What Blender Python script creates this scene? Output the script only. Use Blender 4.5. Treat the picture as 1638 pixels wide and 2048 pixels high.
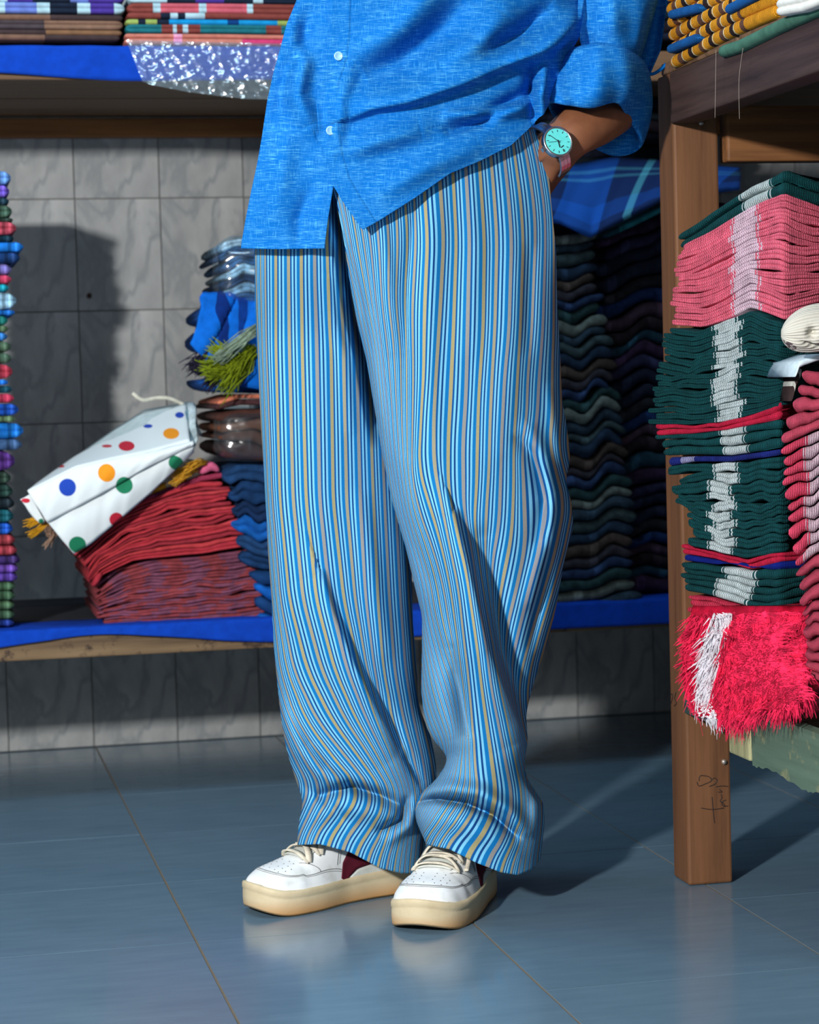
import bpy, math, random
import numpy as np
from mathutils import Vector, Matrix

for o in list(bpy.data.objects): bpy.data.objects.remove(o, do_unlink=True)
random.seed(7); rng = np.random.default_rng(7)
scene = bpy.context.scene
COL = scene.collection

# ------------------------------------------------------------------ camera, world, lights, exposure
F = 4507.0; YAW, PITCH, ROLL = 0.21497, 0.05799, 0.02766; HC = 0.77
_f = np.array([math.sin(YAW)*math.cos(PITCH), math.cos(YAW)*math.cos(PITCH), -math.sin(PITCH)])
_r = np.array([math.cos(YAW), -math.sin(YAW), 0.0]); _u = np.cross(_r, _f)
CR = math.cos(ROLL)*_r - math.sin(ROLL)*_u; CU = math.sin(ROLL)*_r + math.cos(ROLL)*_u; CF = _f
cam_d = bpy.data.cameras.new('camera'); cam = bpy.data.objects.new('camera', cam_d); COL.objects.link(cam)
cam_d.sensor_fit = 'HORIZONTAL'; cam_d.sensor_width = 36; cam_d.lens = F/1638*36
cam.matrix_world = Matrix(((CR[0], CU[0], -CF[0], 0), (CR[1], CU[1], -CF[1], 0), (CR[2], CU[2], -CF[2], HC), (0, 0, 0, 1)))
cam_d.dof.use_dof = True; cam_d.dof.focus_distance = 3.06; cam_d.dof.aperture_fstop = 9.0
cam_d.clip_start = 0.05
scene.camera = cam

world = bpy.data.worlds.new('world'); scene.world = world; world.use_nodes = True
world.node_tree.nodes['Background'].inputs[0].default_value = (0.30, 0.50, 0.75, 1)
world.node_tree.nodes['Background'].inputs[1].default_value = 0.11

def area(name, loc, target, size, power, color, sy=None):
    l = bpy.data.lights.new(name, 'AREA'); l.energy = power; l.color = color; l.size = size
    if sy: l.shape = 'RECTANGLE'; l.size_y = sy
    o = bpy.data.objects.new(name, l); COL.objects.link(o); o.location = loc
    o.rotation_euler = (Vector(target)-Vector(loc)).to_track_quat('-Z', 'Y').to_euler()
    return o
area('key_lamp', (-1.55, -0.05, 1.75), (0.85, 3.15, 0.55), 0.16, 218, (1.0, 0.98, 0.95))
area('ceiling_tube_lamp', (0.1, 3.3, 2.6), (0.2, 3.5, 0), 1.3, 20, (0.55, 0.82, 1.0), 0.15)
area('front_fill_lamp', (0.25, 0.1, 1.35), (0.7, 3.5, 0.5), 0.35, 7, (0.80, 0.92, 1.0))
scene.view_settings.view_transform = 'Standard'; scene.view_settings.look = 'None'
scene.view_settings.exposure = 0.0; scene.view_settings.gamma = 1.0
scene.view_settings.use_curve_mapping = False

# ------------------------------------------------------------------ helpers
def ray(px, py):
    px = np.asarray(px, float); py = np.asarray(py, float)
    return CF + ((px-819)/F)[..., None]*CR + ((1024-py)/F)[..., None]*CU
def at(px, py, Y):
    d = ray(px, py); t = np.asarray(Y, float)/d[..., 1]
    return d*t[..., None] + np.array([0, 0, HC])
def atX(px, py, X):
    d = ray(px, py); t = np.asarray(X, float)/d[..., 0]
    return d*t[..., None] + np.array([0, 0, HC])
def atZ(px, py, Z):
    d = ray(px, py); t = (Z-HC)/d[..., 2]
    return d*t[..., None] + np.array([0, 0, HC])
def V3(p): return Vector((float(p[0]), float(p[1]), float(p[2])))
def srgb(r, g, b):
    return tuple(((c/255)/12.92 if c/255 <= .04045 else ((c/255+.055)/1.055)**2.4) for c in (r, g, b)) + (1.0,)

def mk(name, verts, faces, mat=None, parent=None, smooth=True, uv=None, mod=None):
    me = bpy.data.meshes.new(name); me.from_pydata([tuple(map(float, v)) for v in verts], [], faces)
    if smooth: me.polygons.foreach_set('use_smooth', [True]*len(me.polygons))
    if uv is not None:
        ul = me.uv_layers.new(name='UVMap'); idx = np.empty(len(me.loops), int); me.loops.foreach_get('vertex_index', idx)
        ul.data.foreach_set('uv', np.asarray(uv, float)[idx].ravel())
    me.update()
    o = bpy.data.objects.new(name, me); COL.objects.link(o)
    if mat: me.materials.append(mat)
    if parent: o.parent = parent
    return o
def tag(o, label, cat, group=None, kind=None):
    o['label'] = label; o['category'] = cat
    if group: o['group'] = group
    if kind: o['kind'] = kind
    return o
def empty(name, loc, label=None, cat=None, group=None):
    o = bpy.data.objects.new(name, None); COL.objects.link(o); o.location = loc; o.empty_display_size = .05
    if label: tag(o, label, cat, group)
    return o
def adopt(o, parent):           # keep world placement for meshes built in world coordinates
    o.parent = parent; o.matrix_parent_inverse = Matrix.Translation(-Vector(parent.location)); return o
def gridf(nu, nv, wrap=False):
    f = []
    for j in range(nv-1):
        for i in range(nu if wrap else nu-1):
            a = j*nu+i; b = j*nu+(i+1) % nu
            f.append((a, b, b+nu, a+nu))
    return f
def boxv(x0, x1, y0, y1, z0, z1):
    v = [(x0, y0, z0), (x1, y0, z0), (x1, y1, z0), (x0, y1, z0), (x0, y0, z1), (x1, y0, z1), (x1, y1, z1), (x0, y1, z1)]
    f = [(0, 3, 2, 1), (4, 5, 6, 7), (0, 1, 5, 4), (1, 2, 6, 5), (2, 3, 7, 6), (3, 0, 4, 7)]
    return v, f
def box(name, b, mat, parent=None, bevel=0.0):
    v, f = boxv(*b); o = mk(name, v, f, mat, None, smooth=False)
    if parent: adopt(o, parent)
    if bevel:
        m = o.modifiers.new('bevel', 'BEVEL'); m.width = bevel; m.segments = 2; m.limit_method = 'NONE'
    return o
def tube_geo(pts, rad, n=8, cap=True):
    P = np.asarray(pts, float); m = len(P); rad = np.full(m, rad) if np.isscalar(rad) else np.asarray(rad, float)
    T = np.gradient(P, axis=0); T /= np.linalg.norm(T, axis=1)[:, None]+1e-12
    up = np.array([0, 0, 1.0]); 
    if abs(T[0] @ up) > .9: up = np.array([0, 1.0, 0])
    vs = []; a = np.cross(T[0], up); a /= np.linalg.norm(a)
    for i in range(m):
        a = a-(a @ T[i])*T[i]; a /= np.linalg.norm(a)+1e-12; b = np.cross(T[i], a)
        for k in range(n):
            an = 2*math.pi*k/n; vs.append(P[i]+rad[i]*(math.cos(an)*a+math.sin(an)*b))
    fs = gridf(n, m, True)
    if cap: fs.append(tuple(range(n-1, -1, -1))); fs.append(tuple((m-1)*n+k for k in range(n)))
    return vs, fs
def merge(parts):
    V, Fc = [], []
    for v, f in parts:
        k = len(V); V += list(v); Fc += [tuple(i+k for i in q) for q in f]
    return V, Fc
def smoothpath(pts, n):
    P = np.asarray(pts, float); m = len(P); t = np.linspace(0, m-1, n); out = []
    for x in t:
        i = min(int(x), m-2); u = x-i
        p0 = P[max(i-1, 0)]; p1 = P[i]; p2 = P[i+1]; p3 = P[min(i+2, m-1)]
        out.append(.5*((2*p1)+(-p0+p2)*u+(2*p0-5*p1+4*p2-p3)*u*u+(-p0+3*p1-3*p2+p3)*u**3))
    return np.array(out)
def noise1(x, seed=0):
    r = np.random.default_rng(seed); s = 0
    for k in range(1, 6): s = s + math.pow(.6, k)*np.sin(x*(k*2.1+r.uniform(-.4, .4))+r.uniform(0, 6.28))
    return s
ORD = ['first','second','third','fourth','fifth','sixth','seventh','eighth','ninth','tenth','eleventh','twelfth','thirteenth','fourteenth','fifteenth','sixteenth','seventeenth','eighteenth','nineteenth','twentieth']
def ordw(n):
    if n <= 20: return ORD[n-1]
    t = {2: 'twenty', 3: 'thirty', 4: 'forty', 5: 'fifty'}[n//10]
    return (t[:-1]+'ieth') if n % 10 == 0 else t+'-'+ORD[n % 10-1]

# ------------------------------------------------------------------ materials
class NT:
    def __init__(s, name):
        s.m = bpy.data.materials.new(name); s.m.use_nodes = True; s.t = s.m.node_tree; s.n = s.t.nodes; s.l = s.t.links
        s.b = s.n['Principled BSDF']; s.out = s.n['Material Output']
    def new(s, typ, **kw):
        x = s.n.new(typ)
        for k, v in kw.items(): setattr(x, k, v)
        return x
    def set(s, x, **kw):
        for k, v in kw.items(): x.inputs[k.replace('_', ' ')].default_value = v
        return x
    def math(s, op, a, b=None, c=None):
        x = s.new('ShaderNodeMath', operation=op)
        for i, v in enumerate((a, b, c)):
            if v is None: continue
            if isinstance(v, (int, float)): x.inputs[i].default_value = v
            else: s.l.new(v, x.inputs[i])
        return x.outputs[0]
    def mix(s, f, a, b, blend='MIX'):
        x = s.new('ShaderNodeMix', data_type='RGBA', blend_type=blend)
        for i, v in ((0, f), (6, a), (7, b)):
            if isinstance(v, (int, float, tuple)): x.inputs[i].default_value = v
            else: s.l.new(v, x.inputs[i])
        return x.outputs[2]
    def ramp(s, fac, stops, interp='LINEAR'):
        x = s.new('ShaderNodeValToRGB'); e = x.color_ramp.elements; x.color_ramp.interpolation = interp
        e[0].position = stops[0][0]; e[0].color = stops[0][1]
        e[1].position = stops[-1][0]; e[1].color = stops[-1][1]
        for p, c in stops[1:-1]: q = e.new(p); q.color = c
        s.l.new(fac, x.inputs[0]); return x.outputs[0]
    def coord(s, kind='UV', scale=(1, 1, 1), rot=(0, 0, 0)):
        c = s.new('ShaderNodeTexCoord'); mp = s.new('ShaderNodeMapping'); mp.inputs['Scale'].default_value = scale; mp.inputs['Rotation'].default_value = rot
        s.l.new(c.outputs[kind], mp.inputs[0]); return mp.outputs[0]
    def noise(s, vec, scale, detail=3, rough=.5):
        x = s.new('ShaderNodeTexNoise'); x.inputs['Scale'].default_value = scale; x.inputs['Detail'].default_value = detail; x.inputs['Roughness'].default_value = rough
        s.l.new(vec, x.inputs['Vector']); return x.outputs[0]
    def bump(s, h, strength=.3, dist=.001):
        x = s.new('ShaderNodeBump'); x.inputs['Strength'].default_value = strength; x.inputs['Distance'].default_value = dist
        s.l.new(h, x.inputs['Height']); s.l.new(x.outputs[0], s.b.inputs['Normal'])
    def col(s, c):
        if isinstance(c, tuple): s.b.inputs['Base Color'].default_value = c
        else: s.l.new(c, s.b.inputs['Base Color'])
    def rough(s, r): s.b.inputs['Roughness'].default_value = r; return s
def dk(c, k): return (c[0]*k, c[1]*k, c[2]*k, 1)

def fabric(name, c, var=.25, rib=0, bands=None, sheen=0.0, vfreq=0):
    """knitted or woven cloth; bands = [(u0,u1,colour)] woven stripes along the cloth (UV.x), rib = knit ribs per metre"""
    s = NT(name); s.rough(.9); s.b.inputs['Specular IOR Level'].default_value = .15
    base = c
    uv = s.new('ShaderNodeTexCoord').outputs['UV']
    if bands:
        sx = s.new('ShaderNodeSeparateXYZ'); s.l.new(uv, sx.inputs[0])
        stops = [(0.0, c)]; 
        for a, b, cc in bands: stops += [(a, cc), (b, c)]
        base = s.ramp(sx.outputs[0], stops, 'CONSTANT')
    g = s.coord('Object'); n1 = s.noise(g, 60, 3); n2 = s.noise(g, 900, 2)
    f = s.math('ADD', s.math('MULTIPLY', n1, .6), s.math('MULTIPLY', n2, .4))
    lo = s.mix(1.0, base, (1-var*1.4,)*3+(1,), 'MULTIPLY'); hi = s.mix(1.0, base, (1+var, 1+var, 1+var, 1), 'MULTIPLY')
    mr = s.new('ShaderNodeMapRange'); mr.inputs[1].default_value = .35; mr.inputs[2].default_value = .65; s.l.new(f, mr.inputs[0])
    cc_ = s.mix(mr.outputs[0], lo, hi)
    if not rib: s.col(cc_)
    if rib:
        w = s.new('ShaderNodeTexWave', wave_type='BANDS', bands_direction='X'); w.inputs['Scale'].default_value = 1; w.inputs['Distortion'].default_value = 1.5
        m = s.new('ShaderNodeMapping'); m.inputs['Scale'].default_value = (rib, rib*.35, 1); s.l.new(uv, m.inputs[0]); s.l.new(m.outputs[0], w.inputs[0])
        s.bump(s.math('ADD', w.outputs[1], n2), .9, .0025); s.col(s.mix(w.outputs[1], s.mix(1.0, cc_, (.74, .74, .74, 1), 'MULTIPLY'), s.mix(1.0, cc_, (1.08, 1.08, 1.08, 1), 'MULTIPLY')))
    else: s.bump(n2, .6, .0006)
    return s.m
def wood(name, c1, c2, axis='Z', scale=1.0, rough=.6, wear=None):
    s = NT(name); s.rough(rough); s.b.inputs['Specular IOR Level'].default_value = .25
    sc = {'X': (2, 40, 40), 'Y': (40, 2, 40), 'Z': (40, 40, 2)}[axis]
    v = s.coord('Object', tuple(k*scale for k in sc)); n = s.noise(v, 1.2, 6, .65)
    v2 = s.coord('Object', tuple(k*scale*.25 for k in sc)); n2 = s.noise(v2, 1, 3)
    f = s.math('ADD', s.math('MULTIPLY', n, .65), s.math('MULTIPLY', n2, .35))
    c = s.ramp(f, [(.32, c2), (.5, c1), (.68, tuple(min(1, x*1.35) for x in c1[:3])+(1,))])
    if wear:
        n3 = s.noise(s.coord('Object', (1, 1, 1)), 28, 5, .7)
        mr = s.new('ShaderNodeMapRange'); mr.inputs[1].default_value = .56; mr.inputs[2].default_value = .66; s.l.new(n3, mr.inputs[0])
        c = s.mix(mr.outputs[0], c, wear)
    s.col(c); s.bump(n, .5, .0015); return s.m

C = {}
def plain(name, c, rough=.6, metal=0.0, **kw):
    s = NT(name); s.b.inputs['Roughness'].default_value = rough; s.b.inputs['Metallic'].default_value = metal
    g = s.coord('Object'); n = s.noise(g, 120, 3); s.col(s.mix(n, dk(c, .85), dk(c, 1.12)))
    return s.m

# floor tile
s = NT('glazed_floor_tile'); g = s.coord('Object'); n = s.noise(g, 3.0, 4, .6); n2 = s.noise(s.coord('Object', (1, 6, 1)), 7, 4, .6)
s.col(s.mix(s.math('MULTIPLY', s.math('ADD', n, n2), .5), srgb(78, 104, 124), srgb(118, 144, 162)))
mr = s.new('ShaderNodeMapRange'); mr.inputs[3].default_value = .10; mr.inputs[4].default_value = .26; s.l.new(n2, mr.inputs[0]); s.l.new(mr.outputs[0], s.b.inputs['Roughness'])
s.b.inputs['Specular IOR Level'].default_value = .55
s.bump(n, .06, .004); M_FT = s.m
M_GROUT = plain('brown_floor_grout', srgb(112, 98, 80), .9)
# wall tile
s = NT('grey_marble_wall_tile'); g = s.coord('Object', (1, 1, .45), (0, .5, 0)); a = s.noise(g, 9, 8, .62)
d = s.new('ShaderNodeTexNoise'); d.inputs['Scale'].default_value = 5; d.inputs['Detail'].default_value = 6; d.inputs['Distortion'].default_value = 1.6; s.l.new(g, d.inputs['Vector'])
vein = s.math('ABSOLUTE', s.math('SUBTRACT', d.outputs[0], .5))
mr = s.new('ShaderNodeMapRange'); mr.inputs[1].default_value = 0; mr.inputs[2].default_value = .05; s.l.new(vein, mr.inputs[0])
c = s.ramp(a, [(.3, srgb(120, 124, 126)), (.5, srgb(152, 154, 154)), (.7, srgb(172, 174, 174))])
s.col(s.mix(mr.outputs[0], srgb(132, 136, 138), c)); s.rough(.35); s.bump(a, .08, .002); M_WT = s.m
M_WG = plain('dirty_wall_grout', srgb(104, 104, 100), .9)
M_CEIL = plain('matte_ceiling_paint', srgb(150, 155, 160), .9)
M_WOOD = wood('brown_post_wood', srgb(104, 70, 46), srgb(58, 36, 24), 'Z')
M_WOODX = wood('brown_rail_wood', srgb(118, 78, 46), srgb(70, 42, 26), 'X')
M_DARKY = wood('dark_stained_beam_wood', srgb(66, 50, 46), srgb(38, 28, 26), 'Y')
M_DARKX = wood('dark_shelf_plank_wood', srgb(112, 86, 64), srgb(60, 44, 34), 'X')
M_BRX = wood('orange_brown_ledger_wood', srgb(150, 98, 54), srgb(98, 60, 32), 'X')
M_OLDX = wood('weathered_edge_board_wood', srgb(122, 100, 74), srgb(74, 58, 42), 'X', wear=srgb(60, 46, 38))
M_NAVYP = plain('dark_navy_plank', srgb(20, 24, 40), .8)
M_GREEN = wood('green_painted_board', srgb(80, 100, 86), srgb(48, 64, 56), 'Y', wear=srgb(122, 126, 96))
M_DGREEN = wood('dark_green_painted_board', srgb(52, 72, 66), srgb(34, 46, 44), 'Y')
M_PALE = wood('pale_end_grain', srgb(150, 148, 112), srgb(104, 108, 82), 'Z', 2)
M_BLUEC = fabric('royal_blue_drape_cloth', srgb(8, 62, 172), .12)
M_NAIL = plain('steel_nail', srgb(190, 180, 170), .4, .6)

# trouser cloth: UV.x counts stripe repeats
s = NT('striped_cotton_trouser_cloth'); s.rough(.85); s.b.inputs['Specular IOR Level'].default_value = .2
uv = s.new('ShaderNodeTexCoord').outputs['UV']; sx = s.new('ShaderNodeSeparateXYZ'); s.l.new(uv, sx.inputs[0])
fr = s.math('FRACT', s.math('ADD', sx.outputs[0], 100.12))
TAN, DB, WH, NV, MB = srgb(160, 158, 140), srgb(4, 84, 152), srgb(122, 198, 236), srgb(2, 62, 126), srgb(6, 116, 184)
cr = s.ramp(fr, [(0, TAN), (.205, TAN), (.235, DB), (.335, DB), (.36, WH), (.475, WH), (.50, NV), (.595, NV), (.62, WH), (.735, WH), (.76, MB), (.965, MB), (1, TAN)])
# gold / rose yarn variation of the tan stripe from one repeat to the next
idx = s.math('FLOOR', s.math('ADD', sx.outputs[0], 100.12)); wn = s.new('ShaderNodeTexWhiteNoise', noise_dimensions='1D'); s.l.new(idx, wn.inputs['W'])
tanmask = s.math('LESS_THAN', fr, .22)
tint = s.mix(wn.outputs[0], srgb(168, 158, 112), srgb(140, 142, 150))
cr = s.mix(tanmask, cr, tint)
tw = s.new('ShaderNodeMapping'); tw.inputs['Scale'].default_value = (16, 1400, 1); s.l.new(uv, tw.inputs[0])
nn = s.noise(tw.outputs[0], 1.0, 2); g = s.coord('Object'); n3 = s.noise(g, 700, 2)
s.col(s.mix(s.math('MULTIPLY', s.math('ADD', nn, n3), .5), s.mix(1.0, cr, (.66, .66, .66, 1), 'MULTIPLY'), s.mix(1.0, cr, (1.2, 1.2, 1.2, 1), 'MULTIPLY')))
s.bump(nn, .35, .0008); M_TR = s.m
# shirt cloth: slubby blue chambray
s = NT('blue_slub_chambray'); s.rough(.85); s.b.inputs['Specular IOR Level'].default_value = .15
def slub(sc, th0, th1):
    v = s.coord('UV', sc); n = s.noise(v, 1.0, 3, .6); m = s.new('ShaderNodeMapRange'); m.inputs[1].default_value = th0; m.inputs[2].default_value = th1; s.l.new(n, m.inputs[0]); return m.outputs[0], n
a1, n1 = slub((60, 900, 1), .53, .78); a2, n2 = slub((900, 60, 1), .55, .80); a3, n3 = slub((22, 260, 1), .5, .8)
big = s.math('MULTIPLY', s.noise(s.coord('UV', (22, 16, 1)), 1, 3), 1.25)
mm = s.math('MULTIPLY', s.math('ADD', s.math('ADD', a1, s.math('MULTIPLY', a2, .6)), s.math('MULTIPLY', a3, .35)), s.math('ADD', big, .12))
c0 = s.mix(n2, srgb(0, 84, 168), srgb(0, 118, 202))
s.col(s.mix(mm, c0, srgb(104, 198, 240))); s.bump(s.math('ADD', n1, n2), .4, .0006); M_SH = s.m
M_SHD = fabric('shirt_seam_thread', srgb(90, 175, 235), .1)
s = NT('brown_skin'); g = s.coord('Object'); n = s.noise(g, 45, 4); nf = s.noise(g, 800, 2)
s.col(s.mix(n, srgb(104, 62, 40), srgb(142, 92, 62))); s.rough(.5); s.b.inputs['Subsurface Weight'].default_value = .08; s.b.inputs['Subsurface Radius'].default_value = (.01, .004, .002)
s.bump(nf, .25, .0006); M_SKIN = s.m
M_STEEL = plain('brushed_steel', srgb(205, 208, 212), .22, 1.0)
M_DIAL = plain('turquoise_dial', srgb(96, 214, 212), .35); M_BLK = plain('black_ink', srgb(20, 28, 34), .5)
M_BTN = plain('pearl_button', srgb(150, 200, 235), .25)
# shoes
s = NT('worn_white_leather'); g = s.coord('Object'); n = s.noise(g, 30, 4); n2 = s.noise(g, 260, 3)
mr = s.new('ShaderNodeMapRange'); mr.inputs[1].default_value = .55; mr.inputs[2].default_value = .8; s.l.new(n, mr.inputs[0])
s.col(s.mix(mr.outputs[0], srgb(232, 236, 238), srgb(196, 198, 190))); s.rough(.42); s.bump(n2, .2, .0006); M_LEA = s.m
s = NT('yellowed_rubber_sole'); g = s.coord('Object'); n = s.noise(g, 26, 5, .6); n2 = s.noise(g, 300, 3)
sx = s.new('ShaderNodeSeparateXYZ'); s.l.new(g, sx.inputs[0])
mr = s.new('ShaderNodeMapRange'); mr.inputs[1].default_value = .018; mr.inputs[2].default_value = -.004; s.l.new(s.math('ADD', sx.outputs[2], s.math('MULTIPLY', n, -.012)), mr.inputs[0])
s.col(s.mix(mr.outputs[0], s.mix(n, srgb(176, 158, 122), srgb(222, 208, 176)), srgb(190, 140, 84))); s.rough(.6); s.bump(n2, .3, .0008); M_SOLE = s.m
M_MAR = fabric('maroon_suede', srgb(82, 22, 38), .2); M_GRYL = plain('grey_leather', srgb(196, 200, 194), .5)
M_LACE = fabric('cream_cotton_lace', srgb(214, 206, 188), .2); M_STI = plain('grey_stitching', srgb(120, 122, 122), .8)

# ------------------------------------------------------------------ the setting
YW = 4.876; TS = .392; FX0 = .4608*HC; FY0 = 3.5039*HC
floor = box('floor', (-2.2, 4.2, -1.2, YW+.1, -.06, -.0013), M_GROUT); floor['kind'] = 'structure'
v, f = boxv(.0018, TS-.0018, .0008, TS-.0008, -.006, 0)
tm = bpy.data.meshes.new('tile'); tm.from_pydata(v, [], f); tm.materials.append(M_FT)
for i in range(-6, 9):
    for j in range(-9, 6):
        x = FX0+i*TS; y = FY0+j*TS
        if y > YW or x > 4 or x < -2.3: continue
        o = bpy.data.objects.new('tile', tm); COL.objects.link(o); o.parent = floor; o.location = (x, y, random.uniform(-.0005, .0002))
        if y+TS > YW: o.scale = (1, max(.05, (YW-.002-y)/TS), 1)
wall = box('wall_back', (-2.2, 4.2, YW, YW+.1, 0, 2.8), M_WG); wall['kind'] = 'structure'
WX, WZ = .1815, .2385
v, f = boxv(.0012, WX-.0012, -.006, .004, .0012, WZ-.0012)
tw_ = bpy.data.meshes.new('wall_tile'); tw_.from_pydata(v, [], f); tw_.materials.append(M_WT)
for i in range(-5, 16):
    for k in range(0, 8):
        o = bpy.data.objects.new('tile', tw_); COL.objects.link(o); o.parent = wall
        o.location = (.352+i*WX, YW+random.uniform(-.0006, 0), -.0155+k*WZ)
        if k == 0: o.scale = (1, 1, .93); o.location.z = .001
wl = box('wall_left', (-2.3, -2.2, -1.2, YW+.1, 0, 2.8), M_CEIL); wl['kind'] = 'structure'
wr = box('wall_right', (4.2, 4.3, -1.2, YW+.1, 0, 2.8), M_CEIL); wr['kind'] = 'structure'
wf = box('wall_front', (-2.2, 4.2, -1.3, -1.2, 0, 2.8), M_CEIL); wf['kind'] = 'structure'
ce = box('ceiling', (-2.2, 4.2, -1.2, YW, 2.8, 2.9), M_CEIL); ce['kind'] = 'structure'
nl = at(178, 592, YW-.006); o = tube_geo([nl, nl+[0, -.014, .002]], [.006, .004], 8)
adopt(mk('hook', *o, plain('rusty_hook', srgb(70, 45, 38), .7)), wall)

# back shelving fixed to the wall
SY = 4.2
shelf = empty('wall_shelf', (.6, 4.55, 0), 'two-tier dark wooden shelving fixed along the tiled back wall', 'shelf')
for k in range(4):       # upper tier planks
    y0 = SY+.01+k*.16; box('plank', (-.9, 2.3, y0, y0+.155, 1.345+.001*(k % 2), 1.372), M_DARKX, shelf, .003)
box('edge_board', (-.9, 2.3, SY, SY+.022, 1.338, 1.395), M_DARKX, shelf, .003)
box('ledger', (-.9, 2.3, YW-.05, YW-.012, 1.304, 1.343), M_BRX, shelf, .003)
for k in range(4):       # lower tier planks, coloured near-black navy
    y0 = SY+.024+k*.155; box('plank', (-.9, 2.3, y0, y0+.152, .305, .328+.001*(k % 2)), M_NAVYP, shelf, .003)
v, f = boxv(-.9, 2.3, SY, SY+.022, .272, .326); box('edge_board', (-.9, 2.3, SY, SY+.022, .274, .327), M_OLDX, shelf, .003)
for x in (-.86, 1.9): box('post', (x, x+.05, SY+.03, SY+.08, 0, 1.345), M_DARKX, shelf, .003)

def drape(name, xs, top_z, drops, Y0, back, label, mat=M_BLUEC, amp=.004, seed=1):
    """cloth lying on a shelf and hanging over its front edge"""
    nx = 160; X = np.linspace(xs[0], xs[1], nx); dr = np.interp(X, [d[0] for d in drops], [d[1] for d in drops])
    dr = np.convolve(np.pad(dr, 6, 'edge'), np.ones(13)/13, 'valid')
    rows = []; w = noise1(X*9, seed)
    for t in np.linspace(0, 1, 8): rows.append(np.stack([X, Y0+back*(1-t)+0*X, top_z+.0015+.0012*np.abs(np.sin(X*30+t*4))], 1))
    for t in np.linspace(0.02, 1, 10): rows.append(np.stack([X, Y0-.006-amp*(1+w)*t**.6-.003, top_z+.001-dr*t], 1))
    V = np.concatenate(rows); uv = np.stack([V[:, 0], V[:, 2]], 1)
    o = mk(name, V, gridf(nx, 18), mat, uv=uv); m = o.modifiers.new('thick', 'SOLIDIFY'); m.thickness = .0016; m.offset = 1
    return tag(o, label, 'cloth')
xa = lambda px, Y: float(at(px, 1000, Y)[0])
drape('shelf_cloth', (-.85, 2.25), .33, [(-.85, .05), (xa(0, SY), .036), (xa(60, SY), .018), (xa(110, SY), .010), (xa(260, SY), .014), (xa(400, SY), .034), (xa(520, SY), .048), (2.3, .05)], SY, .13,
      'royal blue cloth covering the lower shelf with a wavy hanging edge')
drape('shelf_cloth', (-.85, 1.22), 1.398, [(-.85, .045), (xa(0, SY), .048), (xa(120, SY), .056), (xa(280, SY), .066), (xa(540, SY), .062), (1.22, .06)], SY, .45,
      'royal blue cloth covering the upper shelf under the folded plaids', seed=4)

# clear plastic sheet hanging from the upper shelf
def crumple(P, amp, k, seed):
    r = np.random.default_rng(seed); d = np.zeros(len(P))
    for _ in range(14):
        w = r.normal(size=3)*k*r.uniform(.5, 2.2); d += np.abs(np.sin(P @ w+r.uniform(0, 6.3)))*r.uniform(.3, 1)
    return amp*(d/14-.5)*2
s = NT('clear_crinkled_plastic'); s.n.remove(s.b); tr = s.new('ShaderNodeBsdfTransparent'); tr.inputs[0].default_value = (.80, .92, 1, 1)
gl = s.new('ShaderNodeBsdfGlossy'); gl.inputs['Roughness'].default_value = .16; df = s.new('ShaderNodeBsdfDiffuse'); df.inputs[0].default_value = (.55, .7, .8, 1)
m1 = s.new('ShaderNodeMixShader'); m1.inputs[0].default_value = .22; m2 = s.new('ShaderNodeMixShader'); m2.inputs[0].default_value = .12
bp = s.new('ShaderNodeBump'); bp.inputs['Strength'].default_value = .7; bp.inputs['Distance'].default_value = .012
vo = s.new('ShaderNodeTexVoronoi', feature='SMOOTH_F1'); vo.inputs['Scale'].default_value = 55; s.l.new(s.coord('Object', (1, 1, 1.6)), vo.inputs['Vector']); s.l.new(vo.outputs[0], bp.inputs['Height']); s.l.new(bp.outputs[0], gl.inputs['Normal'])
s.l.new(tr.outputs[0], m1.inputs[1]); s.l.new(gl.outputs[0], m1.inputs[2]); s.l.new(m1.outputs[0], m2.inputs[1]); s.l.new(df.outputs[0], m2.inputs[2]); s.l.new(m2.outputs[0], s.out.inputs[0]); M_PLA = s.m
nu, nv = 90, 40; U, W = np.meshgrid(np.linspace(0, 1, nu), np.linspace(0, 1, nv)); U = U.ravel(); W = W.ravel()
TX = 252+U*330; TY = 80+U*8; BX = np.interp(U, [0, .12, 1], [285, 300, 590]); BY = np.interp(U, [0, .1, .35, .7, 1], [163, 168, 184, 198, 200])
P = at(TX*(1-W)+BX*W, TY*(1-W)+BY*W, SY-.022-.02*W); P[:, 1] += crumple(P, .006, 60, 3)
o = mk('plastic_sheet', P, gridf(nu, nv), M_PLA); tag(o, 'clear crinkled plastic sheet hanging over the upper shelf edge', 'plastic sheet')

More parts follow.
